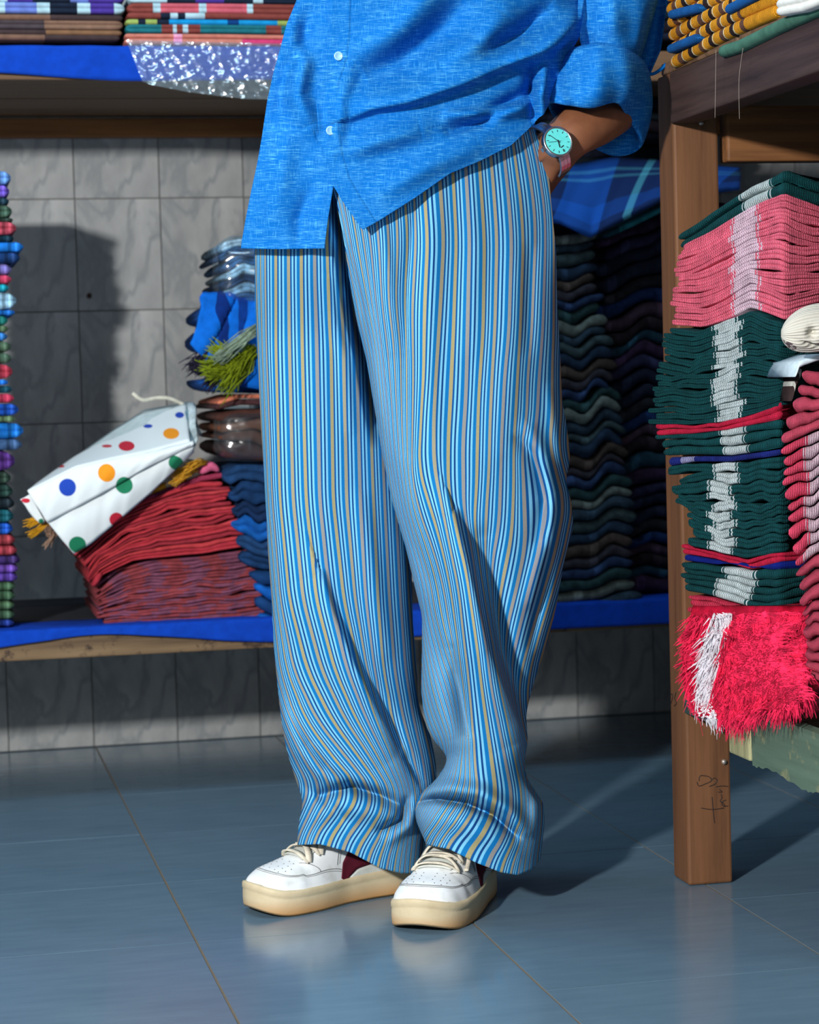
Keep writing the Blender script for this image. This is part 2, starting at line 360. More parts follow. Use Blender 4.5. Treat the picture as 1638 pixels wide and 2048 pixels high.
# ------------------------------------------------------------------ folded cloths
def sect(h, d, lobes=1, n=6):
    pts = []; r = h/2/lobes
    for L in range(lobes):
        c = -h/2+r*(2*L+1)
        for a in np.linspace(-80, 80, n): pts.append((r-r*math.cos(math.radians(a)), c+r*math.sin(math.radians(a))))
    return np.array(pts+[(d, h*.46), (d, -h*.46)])
def towel(name, P, H, inward, d, mat, lobes=1, u0=0.0, u1=1.0, caps=True, us=None, frng=0):
    """one folded cloth: rounded fold swept along path P (left to right), body running 'inward'"""
    P = np.asarray(P, float); m = len(P); H = np.broadcast_to(H, m).astype(float)
    inward = np.asarray(inward, float); inw = np.broadcast_to(inward, (m, 3)); up = np.array([0, 0, 1.0])
    us = np.linspace(u0, u1, m) if us is None else np.asarray(us, float)
    if caps:     # rounded ends: three close rings at each end
        L = np.r_[0, np.cumsum(np.linalg.norm(np.diff(P, axis=0), axis=1))]; h0 = float(H.mean()); q = [.12*h0, .38*h0, .8*h0]
        T_ = np.unique(np.r_[0, q, L[1:-1][(L[1:-1] > h0) & (L[1:-1] < L[-1]-h0)], L[-1]-np.array(q[::-1]), L[-1]])
        P = np.stack([np.interp(T_, L, P[:, k_]) for k_ in range(3)], 1); H = np.interp(T_, L, H); us = np.interp(T_, L, us); inw = np.stack([np.interp(T_, L, inw[:, k_]) for k_ in range(3)], 1); m = len(P); Ltot = L[-1]
        SC = [max(.25, min(1, math.sqrt(max(0, 1-(1-min(1, min(t_, Ltot-t_)/(.8*h0)))**2)))) for t_ in T_]
    V = []; UV = []; k = None
    for i in range(m):
        sc = SC[i] if caps else 1.0
        S = sect(H[i]*sc, d, lobes); k = len(S); off = H[i]*.5*(1-sc)
        for a, b in S: V.append(P[i]+inw[i]*(a+off)+up*b); UV.append((us[i], b/H[i] if H[i] else 0))
    Fc = [(a, d_, c_, b) for a, b, c_, d_ in gridf(k, m, True)]
    Fc.append(tuple(range(k))); Fc.append(tuple((m-1)*k+q for q in range(k-1, -1, -1)))
    return mk(name, V, Fc, mat, uv=UV)
def interp_poly(poly, n, x0=None, x1=None):
    p = np.array(poly, float); L = np.r_[0, np.cumsum(np.hypot(*np.diff(p, axis=0).T))]; t = np.linspace(0, L[-1], n)
    return np.stack([np.interp(t, L, p[:, 0]), np.interp(t, L, p[:, 1])], 1)
def stack(n, bot, top, path, inward, depth, mats, label, cat, group, name='folded_cloth', jl=4, jr=4, wav=0.0, wseed=0, np_=22, lobes=1, ush=.0, band_px=None, squash=.97, start=0, total=None):
    """n folded cloths between two outline curves (image guide), bottom to top; label gets the ordinal from the top"""
    B = interp_poly(bot, np_); T = interp_poly(top, np_); objs = []
    hs = rng.uniform(.75, 1.3, n); tq = np.linspace(0, 1, np_); HS = np.stack([hs[i_]*(1+min(.22, .55/math.sqrt(n)-.03)*np.sin(tq*rng.uniform(4, 11)+rng.uniform(0, 6.3))+.10*np.sin(tq*rng.uniform(14, 24)+rng.uniform(0, 6.3))) for i_ in range(n)])
    E_ = np.vstack([np.zeros(np_), np.cumsum(HS, 0)/HS.sum(0)]); e = E_[:, np_//2]; total = total or n
    for i in range(n):
        c0 = B*(1-E_[i][:, None])+T*E_[i][:, None]; c1 = B*(1-E_[i+1][:, None])+T*E_[i+1][:, None]; mid = (c0+c1)/2; th = np.abs(c0[:, 1]-c1[:, 1])*squash
        w = wav*noise1(np.linspace(0, 7, np_)+i*.05, wseed+i//3)*math.sin(math.pi*(e[i]*.9+.05)); mid[:, 1] += w
        a = rng.uniform(-jl, jl); b = rng.uniform(-jr, jr); x = mid[:, 0]; t = np.linspace(0, 1, np_); mid[:, 0] = x+a*(1-t)**3+b*t**3
        P = path(mid[:, 0], mid[:, 1]); Hh = th*P[:, 1]/F
        if band_px: us = (mid[:, 0]+rng.uniform(-ush, ush)-band_px[0])/(band_px[1]-band_px[0])
        else: us = np.linspace(0, 1, np_)+rng.uniform(-ush, ush)
        mat = mats[i % len(mats)] if not callable(mats) else mats(i)
        mt, ex = mat if isinstance(mat, tuple) else (mat, '')
        iw = inward(mid[:, 0]) if callable(inward) else inward
        o = towel(name, P, Hh, iw, depth*rng.uniform(.94, 1), mt, lobes, us=us)
        tag(o, label.format(o=ordw(total-start-i), x=ex), cat, group); objs.append(o)
    return objs
flat = lambda Y: (lambda x, y: at(x, y, Y+rng.uniform(-.004, .004)))
IN = np.array([0, 1.0, 0])
def cloth1(name, pts, Hpx, Y, mat, label, group, depth=.3, lobes=1, n=14, cat='cloth'):
    q = interp_poly(pts, n); P = at(q[:, 0], q[:, 1], Y); o = towel(name, P, Hpx*Y/F, IN, depth, mat, lobes)
    return tag(o, label, cat, group)

# upper shelf piles: woven plaids folded flat
def bandmat(name, segs):   # segs: [(end_u, colour)...]
    c = segs[0][1]; b = []; p = segs[0][0]
    for e_, cc in segs[1:]:
        b.append((p, min(e_, 1.0), cc)); p = e_
    return fabric(name, c, .15, 0, b)
BR, DBR, GY = srgb(118, 88, 72), srgb(64, 50, 50), srgb(72, 62, 66); PU, BK, WT, LB = srgb(72, 52, 140), srgb(24, 34, 52), srgb(170, 200, 210), srgb(100, 120, 190)
SA, RO, RBR, CY, TE, YG = srgb(196, 120, 104), srgb(196, 92, 106), srgb(128, 62, 56), srgb(20, 140, 200), srgb(30, 108, 118), srgb(150, 170, 90)
YU = 4.215
g1, g2 = 'folded brown and purple plaids at the left of the upper shelf', 'folded plaids above the hanging plastic sheet'
spec = [
 (g1, -120, 240, 73, 12, [(.58, BR), (1, DBR)], 'folded plaid cloth, brown and dark brown, lowest of the left upper pile'),
 (g1, -120, 244, 63, 11, [(.58, DBR), (1, srgb(126, 92, 66))], 'folded plaid cloth, tan at its right end, second from bottom of left upper pile'),
 (g1, -120, 246, 47, 20, [(.57, GY), (1, srgb(130, 100, 82))], 'thick folded cloth, grey and light brown, middle of left upper pile'),
 (g1, -120, 246, 33, 12, [(.6, BR), (.8, DBR), (1, DBR)], 'folded dark brown plaid just under the purple checked cloth'),
 (g1, -120, 250, 14, 22, [(.28, PU), (.35, WT), (.52, LB), (.59, WT), (.74, BK), (.81, WT), (.94, PU), (1, WT)], 'folded purple, black and white checked cloth in the left upper pile'),
 (g1, -120, 250, -8, 22, [(.3, BK), (.36, WT), (.5, PU), (.7, BK), (.8, LB), (1, PU)], 'folded black and purple plaid cut by the top of the photo'),
 (g2, 250, 640, 82, 13, [(.25, SA), (.29, srgb(230, 150, 190)), (.6, SA), (.9, srgb(206, 62, 110)), (1, RO)], 'folded salmon and pink cloth, lowest above the plastic sheet'),
 (g2, 250, 640, 71, 9, [(.25, SA), (.29, srgb(230, 160, 190)), (1, SA)], 'folded thin salmon cloth, second above the plastic sheet'),
 (g2, 252, 640, 56, 18, [(.18, TE), (.24, RBR), (.26, WT), (.29, RBR), (.32, WT), (.38, RBR), (.72, TE), (.8, RBR), (1, TE)], 'folded teal cloth with dark red and white checks on the upper shelf'),
 (g2, 252, 640, 43, 11, [(.06, YG), (.1, BK), (.16, YG), (.22, BK), (.26, CY), (.52, CY), (.58, srgb(10, 60, 120)), (.78, CY), (.85, YG), (1, CY)], 'folded bright cyan cloth with yellow-green checks on the upper shelf'),
 (g2, 255, 640, 30, 13, [(.17, RBR), (.22, BK), (.26, WT), (.3, BK), (.4, WT), (1, RBR)], 'folded dark brown cloth with pale checks on the upper shelf'),
 (g2, 255, 640, 15, 20, [(.13, RBR), (.17, WT), (.37, RO), (.41, WT), (.62, RO), (.65, WT), (1, RBR)], 'folded rose and brown cloth with white stripes on the upper shelf'),
 (g2, 256, 640, -4, 17, [(.2, WT), (.35, BK), (.5, PU), (.65, BK), (.7, WT), (1, BK)], 'folded black, purple and white cloth cut by the photo top'),
]
for i, (g, a, b, y, h, segs, lab) in enumerate(spec):
    sl = .014
    cloth1('folded_cloth', [(a, y-sl*60), (b, y+sl*(b-60))] if g == g1 else [(a, y), ((a+b)/2, y+1), (b, y+4)], h*.97, YU+rng.uniform(0, .006), bandmat('plaid_cloth', segs), lab, g, .3, 2 if h > 15 else 1)
# black tie and white edge between the piles
# left column of cloths seen at the frame edge
lc = [(341, 369, 20, (96, 140, 200), 'light blue checked'), (369, 395, 17, (110, 84, 190), 'violet'), (395, 409, 16, (24, 52, 66), 'dark slate'), (409, 435, 22, (70, 100, 84), 'sage green'), (436, 443, 24, (44, 60, 52), 'thin dark green'),
 (443, 469, 31, (178, 72, 88), 'rose'), (470, 483, 26, (14, 50, 66), 'dark petrol'), (484, 503, 45, (24, 112, 200), 'bright blue'), (504, 526, 38, (20, 54, 104), 'navy'), (527, 549, 21, (110, 104, 170), 'lilac and white'),
 (550, 567, 21, (196, 64, 96), 'pink'), (568, 583, 16, (20, 150, 170), 'cyan'), (584, 619, 31, (150, 190, 214), 'pale blue and white striped'), (620, 630, 28, (20, 96, 176), 'mid blue'), (631, 650, 14, (24, 116, 110), 'sea green'), (651, 664, 15, (70, 92, 66), 'dull olive'),
 (665, 681, 13, (44, 110, 176), 'denim blue'), (682, 704, 20, (72, 96, 76), 'olive green'), (705, 727, 21, (64, 88, 72), 'dark olive'), (728, 758, 23, (176, 58, 76), 'crimson'), (759, 770, 14, (20, 100, 190), 'thin blue'), (771, 786, 22, (20, 74, 92), 'dark teal'),
 (787, 806, 26, (186, 56, 84), 'raspberry'), (807, 831, 35, (24, 76, 170), 'royal blue'), (832, 844, 29, (92, 118, 84), 'moss green'), (845, 877, 45, (24, 112, 196), 'sky blue'), (878, 900, 42, (60, 90, 130), 'grey-blue fringed'), (901, 942, 28, (88, 50, 128), 'purple'),
 (943, 968, 20, (40, 60, 50), 'forest green'), (969, 995, 24, (34, 62, 56), 'bottle green'), (996, 1018, 27, (26, 40, 48), 'near-black'), (1019, 1045, 25, (20, 86, 98), 'teal'), (1046, 1069, 24, (24, 78, 170), 'cobalt'), (1070, 1090, 28, (150, 56, 64), 'brick red'), (1091, 1111, 32, (160, 60, 72), 'dusty red'),
 (1112, 1128, 38, (60, 42, 96), 'dark violet'), (1129, 1146, 34, (104, 70, 160), 'mid violet'), (1147, 1163, 33, (88, 60, 150), 'deep violet'), (1164, 1182, 28, (66, 96, 70), 'upper grey-green'), (1183, 1201, 28, (60, 90, 64), 'middle grey-green'), (1202, 1220, 27, (70, 100, 72), 'lower grey-green'), (1221, 1239, 27, (60, 88, 66), 'lowest grey-green'), (1240, 1253, 26, (24, 48, 120), 'bottom navy')]
for k, (a, b, xr, c, w) in enumerate(lc):
    base = srgb(*c); m_ = fabric('column_cloth', base, .35, 0, [(.82, .86, dk(base, .5)), (.9, .93, tuple(min(1, q*1.7+.02) for q in base[:3])+(1,)), (.96, .98, dk(base, .5))])
    cloth1('folded_cloth', [(-130, (a+b)/2+2), (xr-2, (a+b)/2), (xr+2, (a+b)/2)], (b-a)*.98, 4.24+rng.uniform(-.006, .006), m_, f'folded {w} cloth, {ordw(k+1)} from top of the left-edge column', 'cloths in the tall column at the left edge', .22, 2 if b-a > 22 else 1)

# red pile under the polka-dot cloth
mv = [fabric('mauve_brick_check', srgb(140, 62, 68), .25, 0, [(a+.03*k, a+.12+.03*k, srgb(122, 70, 92)) for a in (.02, .27, .52, .75)]) for k in range(3)]
bx = lambda Y: (lambda x, y: at(x, y, Y+rng.uniform(-.005, .005)))
stack(22, [(205, 1254), (300, 1256), (400, 1252), (470, 1250), (525, 1240)], [(196, 1172), (240, 1135), (300, 1120), (420, 1110), (515, 1095)], bx(4.24), IN, .34, mv,
      'folded mauve and brick checked cloth, {o} from top of the mauve layer', 'cloth', 'mauve and brick cloths in the lower half of the red pile', jl=9, jr=12, wav=2.5, wseed=3, ush=.05)
rd = [fabric('brick_red_cloth', srgb(*c), .22) for c in ((176, 52, 62), (164, 46, 58), (186, 62, 68), (152, 46, 58))]
stack(17, [(188, 1172), (205, 1150), (270, 1120), (400, 1108), (500, 1093)], [(150, 1098), (230, 1030), (330, 985), (400, 965), (452, 962)], bx(4.22), IN, .36, rd,
      'folded plain brick red cloth, {o} from the top of the red layer', 'cloth', 'brick red cloths under the polka dot cloth', jl=8, jr=13, wav=3.5, wseed=9)
cloth1('folded_cloth', [(185, 1170), (192, 1162), (205, 1150)], 22, 4.21, rd[1], 'red cloth end hanging below the left side of the red layer', 'brick red cloths under the polka dot cloth', .2)
cloth1('folded_cloth', [(250, 1020), (330, 985), (400, 958), (450, 950)], 12, 4.235, fabric('rose_purple_cloth', srgb(158, 56, 86), .3, 0, [(.3, .5, srgb(110, 44, 80))]), 'folded rose and purple cloth on top of the red layer', 'brick red cloths under the polka dot cloth', .3)
cloth1('folded_cloth', [(240, 1012), (300, 985), (390, 950), (425, 935)], 14, 4.25, fabric('cream_yellow_cloth', srgb(220, 206, 180), .2, 0, [(.1, .2, srgb(214, 150, 40)), (.35, .5, srgb(222, 160, 40)), (.62, .72, srgb(190, 120, 60))]), 'cream cloth with yellow checks under the polka dot cloth', None, .28)
cloth1('folded_cloth', [(290, 985), (340, 962), (400, 925)], 16, 4.27, fabric('white_towel_cloth', srgb(214, 216, 210), .2, 0, [(.55, .7, srgb(226, 170, 40))]), 'white cloth end just under the right side of the polka dot cloth', None, .26)
cloth1('folded_cloth', [(400, 944), (425, 932), (440, 940)], 18, 4.22, fabric('pink_end_cloth', srgb(206, 96, 132), .3), 'small pink cloth end at the top right of the red pile', None, .2)
# fringes as strand bundles
def strands(name, specs, mat, n=30, r=.0012, seed=0, parent=None):
    """specs: (p0, p1, spread, droop) 3D points"""
    q = np.random.default_rng(seed); parts = []
    for p0, p1, sp, dr in specs:
        for _ in range(n):
            a = np.array(p0)+q.normal(size=3)*sp*.5; b = np.array(p1)+q.normal(size=3)*sp; m_ = (a+b)/2+q.normal(size=3)*sp*.5+[0, 0, dr]
            parts.append(tube_geo([a, (a+m_)/2+[0, 0, dr*.4], m_, (m_+b)/2, b], [r, r, r, r, r*.5], 4))
    v, f = merge(parts); return mk(name, v, f, mat, parent)
P = lambda x, y, Y: at(x, y, Y)
for (pts, c, lab, n_) in [
   ([(P(100, 1038, 4.2), P(58, 1048, 4.19), .006, .004), (P(95, 1050, 4.2), P(62, 1070, 4.19), .004, .0)], (206, 150, 34), 'mustard yellow fringe tuft below the left corner of the polka dot cloth', 40),
   ([(P(115, 1065, 4.2), P(92, 1092, 4.19), .004, .0), (P(100, 1070, 4.2), P(98, 1060, 4.19), .006, .0)], (150, 122, 104), 'beige-brown fringe tuft under the polka dot cloth', 30),
   ([(P(390, 940, 4.22), P(345, 962, 4.2), .006, .002), (P(410, 925, 4.22), P(370, 940, 4.2), .006, .002)], (216, 160, 50), 'yellow and cream fringe between the dotted cloth and the red pile', 34),
   ([(P(505, 700, 4.13), P(450, 770, 4.12), .012, .0), (P(470, 735, 4.13), P(415, 740, 4.12), .010, .0), (P(490, 735, 4.13), P(430, 700, 4.12), .01, .0)], (122, 138, 24), 'lime green fringe hanging from the blue cloth beside the trousers', 90),
   ([(P(515, 655, 4.11), P(440, 715, 4.1), .007, .0)], (132, 150, 130), 'grey-green fringe lying above the lime green fringe', 110),
   ([(P(430, 700, 4.15), P(392, 738, 4.14), .010, .0), (P(440, 740, 4.15), P(418, 765, 4.14), .008, .0)], (38, 34, 52), 'dark frayed fringe at the left corner of the blue cloth', 70)]:
    o = strands('fringe', pts, fabric('fringe_yarn', srgb(*c), .35), n_, .0011, len(lab)); tag(o, lab, 'fringe', kind='stuff')

# polka dot cloth
s = NT('white_polka_dot_cloth'); s.rough(.85); uvn = s.new('ShaderNodeTexCoord').outputs['UV']; col = srgb(226, 234, 236)
BLU, ORA, GRN, RED = srgb(10, 64, 176), srgb(240, 148, 12), srgb(10, 122, 84), srgb(196, 26, 52)
for x, y, rx, ry, c in [(135, 975, 17, 17, BLU), (213, 946, 17, 17, ORA), (248, 970, 17, 17, GRN), (343, 870, 16, 11, ORA), (254, 895, 16, 10, RED), (351, 925, 14, 13, GRN), (232, 1038, 14, 14, RED), (154, 1088, 17, 16, GRN),
                        (360, 833, 9, 6, BLU), (297, 855, 9, 4, BLU), (311, 826, 7, 6, RED), (51, 1001, 9, 5, RED), (215, 895, 10, 3, RED), (122, 935, 9, 3, RED), (82, 1042, 5, 5, GRN)]:
    sb = s.new('ShaderNodeVectorMath', operation='SUBTRACT'); s.l.new(uvn, sb.inputs[0]); sb.inputs[1].default_value = (x/1000, 1-y/1000, 0)
    ml = s.new('ShaderNodeVectorMath', operation='MULTIPLY'); s.l.new(sb.outputs[0], ml.inputs[0]); ml.inputs[1].default_value = (1000/rx, 1000/ry, 0)
    ln = s.new('ShaderNodeVectorMath', operation='LENGTH'); s.l.new(ml.outputs[0], ln.inputs[0])
    col = s.mix(s.math('LESS_THAN', ln.outputs['Value'], 1.0), col, c)
s.col(col); s.bump(s.noise(s.coord('Object'), 500, 2), .3, .0006); M_DOT = s.m
pk = empty('polka_dot_cloth', V3(at(220, 960, 4.3)), 'folded white cloth with coloured polka dots on the red pile', 'cloth')
def ruled(name, c0, c1, Y0, Y1, nu=60, nv=14, bulge=0.0, mat=None, parent=None, thick=.003, wr=.0015, seed=5):
    A = interp_poly(c0, nu); B = interp_poly(c1, nu); V = []; UV = []
    for j in range(nv):
        t = j/(nv-1); q = A*(1-t)+B*t; Y = Y0*(1-t)+Y1*t-bulge*math.sin(math.pi*t)+wr*noise1(np.linspace(0, 9, nu)+t*2, seed)
        V.append(at(q[:, 0], q[:, 1], Y)); UV.append(np.stack([q[:, 0]/1000, 1-q[:, 1]/1000], 1))
    o = mk(name, np.concatenate(V), gridf(nu, nv), mat, uv=np.concatenate(UV)); adopt(o, parent) if parent else None
    m = o.modifiers.new('thick', 'SOLIDIFY'); m.thickness = thick; m.offset = -1; return o
ruled('top_layer', [(78, 966), (150, 915), (231, 869), (300, 830), (372, 808)], [(56, 984), (152, 936), (218, 921), (300, 906), (380, 884)], 4.42, 4.165, bulge=.012, mat=M_DOT, parent=pk, seed=1)
ruled('middle_layer', [(56, 984), (152, 936), (218, 921), (300, 906), (388, 884)], [(94, 1044), (160, 1010), (231, 971), (294, 933), (386, 888)], 4.165, 4.16, bulge=.006, mat=M_DOT, parent=pk, seed=2)
ruled('bottom_layer', [(88, 1036), (160, 1004), (231, 966), (294, 928), (387, 884)], [(147, 1107), (180, 1087), (230, 1045), (300, 985), (386, 903)], 4.17, 4.18, bulge=.008, mat=M_DOT, parent=pk, seed=3)
ruled('left_flap', [(40, 999), (50, 994), (60, 988)], [(78, 1046), (84, 1046), (90, 1042)], 4.18, 4.18, nu=8, nv=8, mat=M_DOT, parent=pk)
ruled('back_fold', [(82, 964), (231, 860), (290, 822), (380, 806)], [(60, 990), (231, 925), (300, 912), (389, 888)], 4.43, 4.19, mat=fabric('white_lining', srgb(190, 205, 208), .1), parent=pk, seed=8)
e_ = smoothpath([at(265, 786, 4.40), at(285, 800, 4.40), at(312, 796, 4.41), at(340, 797, 4.41), at(372, 812, 4.42)], 24)
o = mk('frayed_trim', *tube_geo(e_, .004, 6), fabric('cream_trim', srgb(212, 208, 190), .2)); adopt(o, pk)
o = strands('frayed_corner', [(at(378, 820, 4.3), at(392, 870, 4.28), .005, 0)], fabric('blue_white_fray', srgb(110, 150, 170), .5), 40, .001, 3); adopt(o, pk); o['kind'] = 'stuff'
ruled('side_fold', [(374, 808), (384, 806), (390, 812)], [(386, 903), (392, 890), (396, 880)], 4.3, 4.2, nu=10, nv=10, mat=fabric('white_side', srgb(180, 196, 200), .3), parent=pk)

# pile between the dotted cloth and the trousers
gp = 'cloths in the mixed pile beside the striped trousers'
Yc = 4.18
stack(7, [(452, 612), (480, 606), (600, 604)], [(436, 484), (470, 478), (600, 480)], bx(Yc), IN, .3, [fabric('denim_white', srgb(*c), .6) for c in ((52, 84, 120), (140, 170, 190), (38, 60, 90), (168, 196, 210), (60, 100, 140))],
      'folded navy and white cloth in plastic, {o} from the top of the mixed pile', 'cloth', gp, jl=8, wav=1.5, wseed=5, lobes=2)
# plastic bag skin over them
M_BAG = M_PLA.copy(); M_BAG.name = 'thin_clear_bag_plastic'
for nd in M_BAG.node_tree.nodes:
    if nd.type == 'MIX_SHADER': nd.inputs[0].default_value = .10 if nd.inputs[0].default_value > .2 else .02
    if nd.type == 'TEX_VORONOI': nd.inputs['Scale'].default_value = 26
def bag(name, L, R, top, bot, Y, depth, label):
    nu, nv = 50, 40; V = []
    for j in range(nv):
        v_ = j/(nv-1); 
        for i in range(nu):
            a = 2*math.pi*i/nu; e = .35
            cx = math.copysign(abs(math.cos(a))**e, math.cos(a)); sy = math.copysign(abs(math.sin(a))**e, math.sin(a))
            k = (1-abs(2*v_-1)**5*.35)
            x = (L+R)/2+(R-L)/2*cx*k; y = top+(bot-top)*v_; yy = Y+depth/2-depth/2*sy*k
            V.append(at(x, y, yy))
    V = np.array(V); V[:, 1] += crumple(V, .004, 60, 9); V[:, 0] += crumple(V, .004, 50, 10)
    f = gridf(nu, nv, True)+[tuple(range(nu))[::-1], tuple((nv-1)*nu+k for k in range(nu))]
    return tag(mk(name, V, f, M_BAG), label, 'plastic bag')
bag('plastic_bag', 426, 640, 472, 622, Yc-.012, .33, 'clear plastic wrap around the navy and white cloths topping the mixed pile')
# blue cloth draped
ruled_b = ruled('draped_blue_cloth', [(404, 594), (450, 592), (520, 600), (600, 600)], [(384, 690), (410, 722), (470, 770), (600, 790)], Yc+.02, Yc-.03, nu=50, nv=20, bulge=.02, thick=.012, wr=.006, seed=12,
    mat=fabric('bright_blue_banded_cloth', srgb(6, 98, 196), .15, 0, [(.43, .45, srgb(4, 40, 110)), (.47, .49, srgb(4, 52, 130))]))
tag(ruled_b, 'bright blue folded cloth with navy bands sloping down behind the striped trousers', 'cloth')
stack(4, [(412, 780), (450, 786), (600, 790)], [(402, 610), (440, 600), (600, 600)], bx(Yc+.03), IN, .26, [fabric('deep_blue_cloth', srgb(*c), .2) for c in ((10, 76, 150), (14, 40, 90), (12, 84, 170))],
      'folded deep blue cloth, {o} under the draped bright blue one', 'cloth', gp, jl=6, wav=1, lobes=2)
cloth1('folded_cloth', [(436, 806), (480, 792), (600, 795)], 9, Yc, fabric('salmon_thin', srgb(206, 120, 92), .3), 'thin salmon cloth between the blue cloths and the bagged brown cloth', gp, .3)
cloth1('folded_cloth', [(430, 815), (480, 804), (600, 806)], 12, Yc, fabric('dark_maroon_thin', srgb(70, 44, 46), .3), 'thin maroon cloth directly on the bagged brown cloth', gp, .3)
stack(4, [(440, 916), (480, 922), (600, 924)], [(430, 826), (480, 818), (600, 816)], bx(Yc), IN, .3, [fabric('brown_cloth', srgb(*c), .2) for c in ((74, 46, 40), (96, 58, 42), (120, 72, 48))],
      'folded brown cloth in a plastic bag, {o} from the top of the bag', 'cloth', 'brown cloths in the plastic bag beside the trousers', jl=4, wav=.6, lobes=1)
bag('plastic_bag', 428, 640, 812, 928, Yc-.012, .33, 'clear shiny plastic bag around the brown cloths in the mixed pile')
stack(6, [(480, 1130), (530, 1140), (600, 1140)], [(448, 930), (500, 928), (600, 930)], bx(Yc+.02), IN, .28, [fabric('navy_cloth', srgb(*c), .3) for c in ((20, 52, 92), (28, 62, 104), (16, 84, 160), (20, 44, 80))],
      'folded navy cloth, {o} below the bagged brown cloths', 'cloth', gp, jl=5, wav=.7, lobes=2)
stack(4, [(520, 1262), (560, 1262), (600, 1262)], [(505, 1140), (550, 1142), (600, 1142)], bx(Yc+.03), IN, .28, [fabric('blue_base_cloth', srgb(*c), .2) for c in ((16, 92, 180), (20, 60, 110))],
      'folded blue cloth, {o} in the base layers of the mixed pile', 'cloth', gp, jl=4, wav=1)

# dark piles right of the trousers
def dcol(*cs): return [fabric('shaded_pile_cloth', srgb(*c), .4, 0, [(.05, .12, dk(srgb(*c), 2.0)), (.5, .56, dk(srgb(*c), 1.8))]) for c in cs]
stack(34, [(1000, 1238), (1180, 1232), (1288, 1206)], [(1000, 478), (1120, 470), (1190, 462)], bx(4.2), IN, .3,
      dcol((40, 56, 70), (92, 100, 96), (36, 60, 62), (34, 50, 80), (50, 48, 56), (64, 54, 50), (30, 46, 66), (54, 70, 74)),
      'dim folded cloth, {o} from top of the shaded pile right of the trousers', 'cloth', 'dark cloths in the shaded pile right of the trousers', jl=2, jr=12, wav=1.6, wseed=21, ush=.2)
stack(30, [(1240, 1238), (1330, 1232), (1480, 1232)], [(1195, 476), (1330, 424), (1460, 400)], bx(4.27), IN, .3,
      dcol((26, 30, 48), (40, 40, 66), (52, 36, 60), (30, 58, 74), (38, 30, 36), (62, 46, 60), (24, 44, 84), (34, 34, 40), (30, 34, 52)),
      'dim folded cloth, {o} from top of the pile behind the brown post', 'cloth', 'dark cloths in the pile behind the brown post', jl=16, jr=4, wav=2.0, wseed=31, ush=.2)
stack(11, [(1080, 478), (1200, 470), (1420, 440)], [(1080, 200), (1200, 190), (1420, 150)], bx(4.5), IN, .3, dcol((20, 24, 40), (30, 24, 34), (16, 26, 34)),  # near-black pile added in place of the person's shadow on the wall
      'near-black folded cloth, {o} from top of the pile added as shade behind the sleeve', 'cloth', 'near-black cloths added as shade behind the sleeve', jl=4, jr=4, wav=3, wseed=71)
stack(7, [(1170, 80), (1300, 80), (1420, 76)], [(1170, -70), (1300, -72), (1420, -76)], bx(4.24), IN, .3, dcol((24, 30, 50), (30, 26, 36), (20, 36, 46)),  # dark pile added to hide the lit wall above the upper shelf
      'dark folded cloth, {o} from top of the upper-shelf pile added to cover lit wall', 'cloth', 'dark cloths added on the upper shelf to cover lit wall', jl=4, jr=4, wav=2, wseed=77)
s = NT('navy_blue_tartan'); s.rough(.9); uvn = s.new('ShaderNodeTexCoord').outputs['UV']; sp = s.new('ShaderNodeSeparateXYZ'); s.l.new(uvn, sp.inputs[0])
TQ, NB, BB = srgb(86, 170, 190), srgb(16, 44, 96), srgb(20, 92, 190)
a = s.ramp(sp.outputs[0], [(0, NB), (.12, TQ), (.15, NB), (.3, BB), (.5, NB), (.62, TQ), (.65, NB), (.8, BB), (1, NB)], 'CONSTANT')
b = s.ramp(sp.outputs[1], [(0, NB), (.16, TQ), (.21, NB), (.27, TQ), (.32, NB), (.66, BB), (.9, NB), (1, NB)], 'CONSTANT')
s.col(s.mix(.5, a, b, 'ADD')); s.bump(s.noise(s.coord('Object'), 500, 2), .3, .0006); M_TAR = s.m
nu, nv = 60, 24; T_ = interp_poly([(1000, 350), (1110, 345), (1230, 322), (1330, 330), (1480, 345)], nu); B_ = interp_poly([(1000, 430), (1120, 448), (1180, 476), (1250, 440), (1330, 400), (1480, 380)], nu); V = []; UV = []
for j in range(nv):
    t = j/(nv-1); q = T_*(1-t)+B_*t; V.append(at(q[:, 0], q[:, 1], 4.34-.17*t**.6+.008*noise1(np.linspace(0, 8, nu)+t, 4))); UV.append(np.stack([np.linspace(0, 1, nu)+t*.1, np.full(nu, t)+np.linspace(.12, -.12, nu)], 1))
o = mk('tartan_cloth', np.concatenate(V), gridf(nu, nv), M_TAR, uv=np.concatenate(UV)); m = o.modifiers.new('thick', 'SOLIDIFY'); m.thickness = .01; m.offset = -1
tag(o, 'navy and turquoise tartan cloth draped on the shaded pile below the sleeve', 'cloth')
cloth1('folded_cloth', [(1215, 470), (1280, 440), (1330, 415), (1460, 370)], 14, 4.19, fabric('teal_striped', srgb(20, 70, 84), .3, 0, [(.1, .9, srgb(40, 120, 130))]), 'folded dark teal cloth just under the tartan cloth', None, .2)

